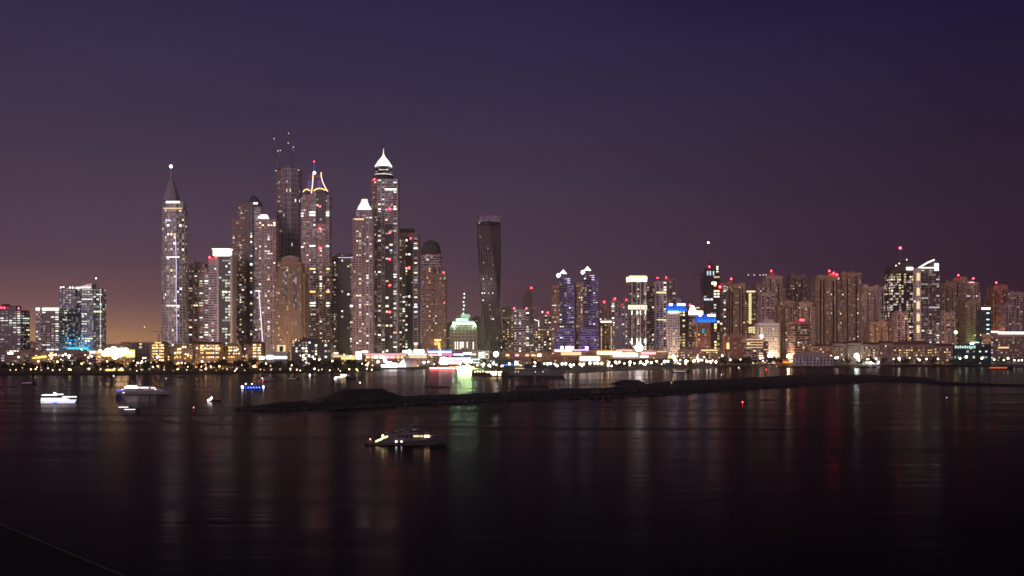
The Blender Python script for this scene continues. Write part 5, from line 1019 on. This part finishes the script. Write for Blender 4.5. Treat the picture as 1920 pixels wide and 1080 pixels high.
# blue barge
e, L = boat('party_boat', 'boxy dark blue lit barge with white lamps at both ends', 453, 496, 730, cat='boat'); B = 8
MB().prism([(0, -B * .4), (L, -B * .4), (L, B * .4), (0, B * .4)], -.4, 1.6, [(-.4, -B / 2), (L + .4, -B / 2), (L + .4, B / 2), (-.4, B / 2)]).build('hull', hulld, e)
MB().box(.1 * L, .9 * L, -B * .44, B * .44, 1.6, 4.2).build('cabin', mat('cabin_blue', (.02, .03, .10), .5), e); MB().box(.06 * L, .94 * L, -B * .47, B * .47, 4.2, 4.5).build('roof', hulld, e); MB().box(.42 * L, .88 * L, -B * .3, B * .3, 5.8, 6.1).build('canopy', hulld, e)
for i in range(9): MB().box((.13 + i * .083) * L, (.13 + i * .083 + .06) * L, -B * .452, -B * .43, 2.2, 3.6).build('window', emit('barge_blue', (.03, .06, .7), .8), e)
MB().box(.1 * L, .9 * L, -B * .50, -B * .46, 1.0, 1.3).build('led_strip', E_blue, e)
for i in range(5): bl(e, ((.3 + i * .12) * L, -B * .47, 2.0), .22, E_cool, 'cabin_lamp')
for x in (.02, .06, .96): bl(e, (x * L, -B * .48, 2.8), .8, E_cool, 'end_lamp'); bl(e, (x * L, -B * .46, 1.2), .6, E_cool, 'end_lamp')
for x in (.15, .42): bl(e, (x * L, 0, 5.4), .6, E_cool, 'roof_lamp'); MB().tube([(x * L, 0, 4.5), (x * L, 0, 5.4)], .08, 4).build('lamp_post', steel, e)
cp = MB()
for x in (.45, .86):
    for y in (-1, 1): cp.tube([(x * L, y * B * .28, 4.5), (x * L, y * B * .28, 5.8)], .08, 4)
cp.build('canopy_frame', steel, e)

def small(name, label, x0, x1, yw, lights, mh=hulld, cabin=True, flip=False, zf=1.0, cat='boat'):
    e, L = boat(name, label, x0, x1, yw, flip, cat); B = max(2.2, L * .24); s = L / 12
    hull(L, B, 1.1 * s * zf, 1.7 * s * zf, .4, .85, 8).build('hull', mh, e)
    if cabin:
        tier(.18 * L, .72 * L, .24 * L, .6 * L, 1.1 * s * zf, 2.5 * s * zf, B * .4, B * .32).build('cabin', mh, e); MB().box(.3 * L, .58 * L, -B * .38, -B * .30, 1.6 * s * zf, 2.2 * s * zf).build('window', bglass, e)
        MB().tube([(.36 * L, 0, 2.4 * s * zf), (.36 * L, 0, 4.2 * s * zf)], [.1 * s, .05 * s], 4).build('mast', steel, e)
    for fx, fz, r, mm in lights: bl(e, (fx * L, -B * .45, fz * s), r * s, mm)
    return e, L, B, s
small('motor_boat', 'small dark boat with a brilliant white light at its stern', 386, 413, 753.5, ((.12, 1.2, .8, E_white), (.30, 2.4, .75, E_white), (.36, 3.4, .6, E_white), (.22, 1.6, .7, E_white)))
small('motor_boat', 'grey boat with one pink white stern lamp, off the yellow lit shore', 489, 513, 713.5, ((.1, 2.2, .5, E_shop), (.14, .8, .35, E_red)), hullw)
small('motor_boat', 'tiny dark boat with white lamp, midway off the dark tree shore', 577.5, 593, 706.5, ((.2, 2.8, 1.1, E_white), (.18, 1.8, .8, E_white)))
e, L, B, s = small('motor_yacht', 'dark bowed yacht with bright cream lit stern decks, near the mound', 627, 669, 711, ((.06, .8, .5, E_white), (.03, .4, .42, E_white)), zf=.8, cat='yacht')
MB().box(.10 * L, .36 * L, -B * .5, -B * .42, .85 * s, 1.25 * s).build('deck_light', E_shop, e); MB().box(.32 * L, .50 * L, -B * .46, -B * .3, 1.3 * s, 1.9 * s).build('deck_light', E_warm, e); tier(.24 * L, .56 * L, .28 * L, .48 * L, 2.0 * s, 2.7 * s, B * .36, B * .3).build('upper_deck', E_crown, e); MB().box(.2 * L, .62 * L, -B * .4, B * .4, 2.7 * s, 2.85 * s).build('hard_top', hulld, e); MB().box(.06 * L, .5 * L, -B * .505, -B * .46, .1 * s, .3 * s).build('waterline_light', E_warmband, e)
small('motor_boat', 'low dark boat with white lamp, before the gold reflection at left', 307, 321, 712, ((.25, 2.0, .7, E_crown),))
small('sailing_boat', 'dark moored boat with bare mast close to the left shore', 329, 349, 708, (), hulld); 
small('motor_boat', 'tiny white lit boat at the dark right shore, left of the red lamp', 1383, 1391, 691.5, ((.3, 3.4, 1.3, E_crown), (.4, 1.4, 1.1, E_crown), (.3, 5.0, 1.0, E_crown)), hullw)
def strip_boat(label, x0, x1, yw, mm, h=.9):
    e, L, B, s = small('motor_boat', label, x0, x1, yw, (), hulld, False); k = DW(yw) / F
    MB().box(.02 * L, .7 * L, -B * .5, -B * .44, 1.0 * s * .4 + .4, .4 + 1.0 * s * .4 + h * k * .9).build('light_strip', mm, e); return e  # lit strip drawn in place of a moving boat's light trail
strip_boat('slim speedboat with a long white light-trail strip, the upper of the white pair at left', 220, 247, 766, emit('trail_white', (1, .95, .95), 3.0)); strip_boat('slim speedboat with a long white light-trail strip, the lower of the white pair at left', 231, 261, 770.5, MATS['trail_white'])
strip_boat('slim boat with a faint pink light-trail strip, far left of the white party boat', 40, 67, 720, emit('trail_pink', (.8, .4, .62), .55)); strip_boat('slim boat with a faint white light-trail strip, between barge and tiny dark boat', 538, 562, 712, emit('trail_dim', (.6, .5, .48), .45))
strip_boat('slim boat with a rosy white light-trail strip, below the spit lamps', 1262, 1296, 698, emit('trail_rose', (1, .74, .72), .9)); strip_boat('low boat with an orange red light-trail strip at the far right', 1854, 1902, 692.5, emit('trail_red', (1, .17, .06), 1.0), 2.2)
small('motor_boat', 'small dark boat with red lamp, alone on the dark right water', 1387, 1403, 757, ((.4, 2.0, .7, E_red),))
# moored boats by the quay
e, L = boat('superyacht', 'big dark moored superyacht with raked mast at the end of the lamp spit', 952, 1062, 704.5, cat='yacht'); B = 12; s = L / 110
hull(L, B, 6.2, 8.2, 1, .9, 14).build('hull', mat('hull_slate', (.16, .15, .18), .4), e); tier(.10 * L, .82 * L, .14 * L, .66 * L, 6.2, 10, B * .45, B * .4).build('main_deck', MATS['hull_slate'], e); tier(.16 * L, .62 * L, .2 * L, .52 * L, 10, 13.2, B * .4, B * .34).build('upper_deck', hulld, e); tier(.26 * L, .50 * L, .3 * L, .42 * L, 13.2, 16, B * .33, B * .28).build('bridge_deck', hulld, e)
MB().hexa([(.40 * L, -1, 15), (.48 * L, -.6, 15), (.48 * L, .6, 15), (.40 * L, 1, 15), (.39 * L, -.3, 26), (.405 * L, -.3, 26), (.405 * L, .3, 26), (.39 * L, .3, 26)]).build('raked_mast', hulld, e)
MB().box(.43 * L, .48 * L, -B * .36, -B * .3, 12.6, 14).build('bridge_light', E_crown, e); MB().box(.12 * L, .28 * L, -B * .46, -B * .38, 10.0, 10.8).build('deck_light', E_warmband, e)
for i in range(7): MB().box((.2 + i * .055) * L, (.2 + i * .055 + .035) * L, -B * .475, -B * .4, 6.8, 8.2).build('window', bglass, e)
for x in (.13, .18, .47, .60): bl(e, (x * L, -B * .5, 5.6), .55, E_crown, 'deck_lamp')
for x0, x1, lab, lts in ((884, 930, 'dark wooden restaurant boat moored left of the gold lit one, with pale deck lamps', 0), (908, 954, 'dark wooden restaurant boat with gold lamps at its bow, left of the superyacht', 1)):
    e, L = boat('restaurant_boat', lab, x0, x1, 705 + lts, cat='boat'); B = 9
    hull(L, B, 4.2, 7.0, .8, .8, 12).build('hull', mat('dark_timber', (.055, .036, .028)), e); MB().box(.08 * L, .74 * L, -B * .42, B * .42, 4.2, 7.2).build('deck_house', MATS['dark_timber'], e); MB().box(.05 * L, .78 * L, -B * .46, B * .46, 7.2, 7.6).build('roof', hulld, e)
    MB().tube([(.5 * L, 0, 7.6), (.5 * L, 0, 15)], [.25, .1], 5).build('mast', steel, e)
    for i in range(6):
        bl(e, ((.14 + i * .11) * L, -B * .45, 6.0 + (i % 2) * .4), .95 if lts else .8, E_warm if lts else E_l1, 'deck_lamp')
    if lts:
        for x, z in ((.30, 4.4), (.36, 3.0), (.42, 4.8), (.46, 3.0), (.62, 3.6), (.64, 2.4), (.60, 2.8)): bl(e, (x * L, -B * .52, z), 1.4, emit('bow_gold', (1, .80, .42), 6), 'festoon_lamp')
        MB().box(.2 * L, .4 * L, -B * .45, -B * .40, 5.0, 6.4).build('lit_window', E_warmband, e)

# buoys
def buoy(x, yw, label, mm, r=.5, h=2.2):
    D = DW(yw); o = (X(x, D), D, 0); e = empty('buoy', o, label, 'buoy'); MB().lathe(0, 0, [(.3, -.6), (1.0, -.3), (1.1, .4), (.7, .8), (.25, h * .7), (.2, h)], 10).build('float', mat('buoy_red', (.25, .03, .03), .5), e); bl(e, (0, 0, h + r * .7), r, mm)
buoy(363, 773, 'small red buoy with pinkish lamp, left of the sand island tip', emit('buoy_pink', (1, .35, .38), 2.5), .45, 3.0); buoy(1775, 751, 'tiny marker buoy with white lamp on the far right water', E_crown, .35); buoy(1437, 696, 'small marker buoy with red lamp near the right shore', E_red, .5); buoy(1456, 689, 'small marker buoy with green lamp beside the right shore', emit('buoy_green', (.3, 1, .5), 5), .5); buoy(213, 712.5, 'mooring buoy with white lamp, left of the blue lit yacht', E_crown, .9, 4.5); buoy(66, 711.5, 'faint mooring buoy near the far left shore', emit('buoy_dim', (.7, .6, .5), .6), .7, 2.0)

# ------------------------------------------------------------------ things on the sand island
def isl(x, y, z=4.0): D = DW(y, z); return X(x, D), D
xx, D = isl(822, 741, 3); o = (xx, D, 2.9); e = empty('shelter', o, 'open sided shelter with flat thatch roof on posts, on the island right of the mound', 'shelter'); w = 24 * D / F
MB().hexa([(-w, -5, 6.2), (w, -5, 6.2), (w, 5, 6.2), (-w, 5, 6.2), (-w * .8, -1.5, 8.0), (w * .86, -1.5, 7.6), (w * .86, 1.5, 7.6), (-w * .8, 1.5, 8.0)]).build('roof', mat('thatch', (.10, .055, .05)), e)
for i in range(7):
    for y in (-4.4, 4.4): MB().tube([(-w * .95 + i * w * .316, y, -.5), (-w * .95 + i * w * .316, y, 6.3)], .16, 5).build('post', mat('post_timber', (.09, .07, .07)), e)
MB().box(-w * .9, -w * .1, -3.6, 3.6, 0, 1.6).build('counter', mat('post_timber', (.09, .07, .07)), e)
xx, D = isl(997, 733.5, 3); e = empty('shed', (xx, D, 2.9), 'long low dark shed on the island below the moored superyacht', 'shed'); w = 31 * D / F
MB().box(-w, w, -4, 4, -.5, 3.4).build('wall', mat('shed_dark', (.03, .025, .03)), e); MB().prism([(-w - .6, -4.6), (w + .6, -4.6), (w + .6, 4.6), (-w - .6, 4.6)], 3.4, 4.8, [(-w, -.4), (w, -.4), (w, .4), (-w, .4)]).build('roof', MATS['shed_dark'], e); MB().box(w * .3, w * .45, -4.1, -3.9, 0, 2.4).build('door', hulld, e)
xx, D = isl(1178, 725, 3); e = empty('tent_hall', (xx, D, 2.9), 'low wide dark tent roof on the island under the spit lamps', 'tent'); w = 34 * D / F
MB().hexa([(-w, -9, 2.6), (w, -9, 2.6), (w, 9, 2.6), (-w, 9, 2.6), (-w * .35, -4, 6.6), (w * .6, -4, 6.6), (w * .6, 4, 6.6), (-w * .35, 4, 6.6)]).build('roof', mat('shed_dark', (.03, .025, .03)), e); MB().box(-w * .7, w * .85, -7, 7, -.5, 2.6).build('wall', MATS['shed_dark'], e)
for i in range(6): MB().tube([(-w + .5 + i * (2 * w - 1) / 5, -8.6, -.5), (-w + .5 + i * (2 * w - 1) / 5, -8.6, 2.8)], .14, 5).build('post', steel, e)
for x, y, h, lab, mm in ((675, 757, 1, 'lamp on a short pole at the summit of the sand mound', E_crown), (1259, 724, 1, 'single lamp on a pole on the far part of the island', E_l2), (1122, 731, 0, 'unlit thin pole on the island beside the low tent roof', None)):
    z = 18.0 if x == 675 else 4; xx, D = isl(x, y, 4); D2 = D; 
    if x == 675: D = 852; xx = X(x, D); z = 11.0
    e = empty('light_pole', (xx, D, z - 2), lab, 'lamp pole'); hh = (Z(717.5, D) - z + 2) if mm else 7.5
    MB().tube([(0, 0, 0), (0, 0, hh)], [.2, .1], 5).build('post', steel, e)
    MB().lathe(0, 0, [(.45, 0), (.45, .5), (.2, .7)], 8).build('base', concrete, e)
    if mm: bl(e, (0, 0, hh), .7, mm)
    else: MB().box(-.6, .6, -.2, .2, hh - .5, hh).build('crossbar', steel, e)
for i, (x, y, lab) in enumerate(((1117, 738, 'parked dark tipper lorry on the island, left of three'), (1141, 736, 'parked dark tipper lorry on the island, middle of three'), (1199, 733, 'parked dark tipper lorry on the island, right of three'))):
    xx, D = isl(x, y, 3); o = (xx, D, 2.9); e = empty('tipper_lorry', o, lab, 'lorry', 'lorries on the island', .3 * i); dk = mat('lorry_paint', (.035, .03, .03), .5)
    MB().box(-4, 1.6, -1.3, 1.3, 1.2, 1.5).hexa([(-4, -1.2, 1.5), (1.4, -1.2, 1.5), (1.4, 1.2, 1.5), (-4, 1.2, 1.5), (-4.5, -1.4, 3.1), (1.5, -1.4, 3.1), (1.5, 1.4, 3.1), (-4.5, 1.4, 3.1)]).build('tipper_body', dk, e)
    MB().hexa([(1.8, -1.2, .8), (4, -1.2, .8), (4, 1.2, .8), (1.8, 1.2, .8), (1.8, -1.15, 3.2), (3.4, -1.15, 3.2), (3.4, 1.15, 3.2), (1.8, 1.15, 3.2)]).build('cab', dk, e); MB().box(3.2, 3.75, -1.0, 1.0, 2.1, 2.9).build('windscreen', bglass, e)
    for wx in (-3, -1.7, 2.9):
        for wy in (-1.15, 1.15):
            b = MB().lathe(0, 0, [(.55, -.18), (.55, .18)], 12); b.v = [(v[0] + wx, v[2] + wy, v[1] + .55) for v in b.v]; b.build('wheel', hulld, e)
e = None
xx, D = isl(592, 756, 3); e = empty('fence', (xx, D, 2.6), 'short row of thin fence posts on the island left of the mound', 'fence'); w = 17 * D / F
for i in range(9): MB().tube([(-w + i * w / 4, 0, -1), (-w + i * w / 4, 0, 3.2)], .09, 4).build('post', steel, e)
MB().box(-w, w, -.04, .04, 2.2, 2.3).box(-w, w, -.04, .04, 1.0, 1.1).build('rail_frame', steel, e)

# ------------------------------------------------------------------ the humid evening air
hz = MB().box(-9100, 9100, -100, 11100, -4, 560).build('haze', bpy.data.materials.new('haze_air')); hz['kind'] = 'stuff'
hm = hz.data.materials[0]; hm.use_nodes = True; t = hm.node_tree; t.nodes.clear(); pv = t.nodes.new('ShaderNodeVolumePrincipled'); om = t.nodes.new('ShaderNodeOutputMaterial')
pv.inputs['Color'].default_value = (.88, .80, .90, 1); pv.inputs['Density'].default_value = .000052; pv.inputs['Anisotropy'].default_value = .75
t.links.new(pv.outputs[0], om.inputs['Volume'])
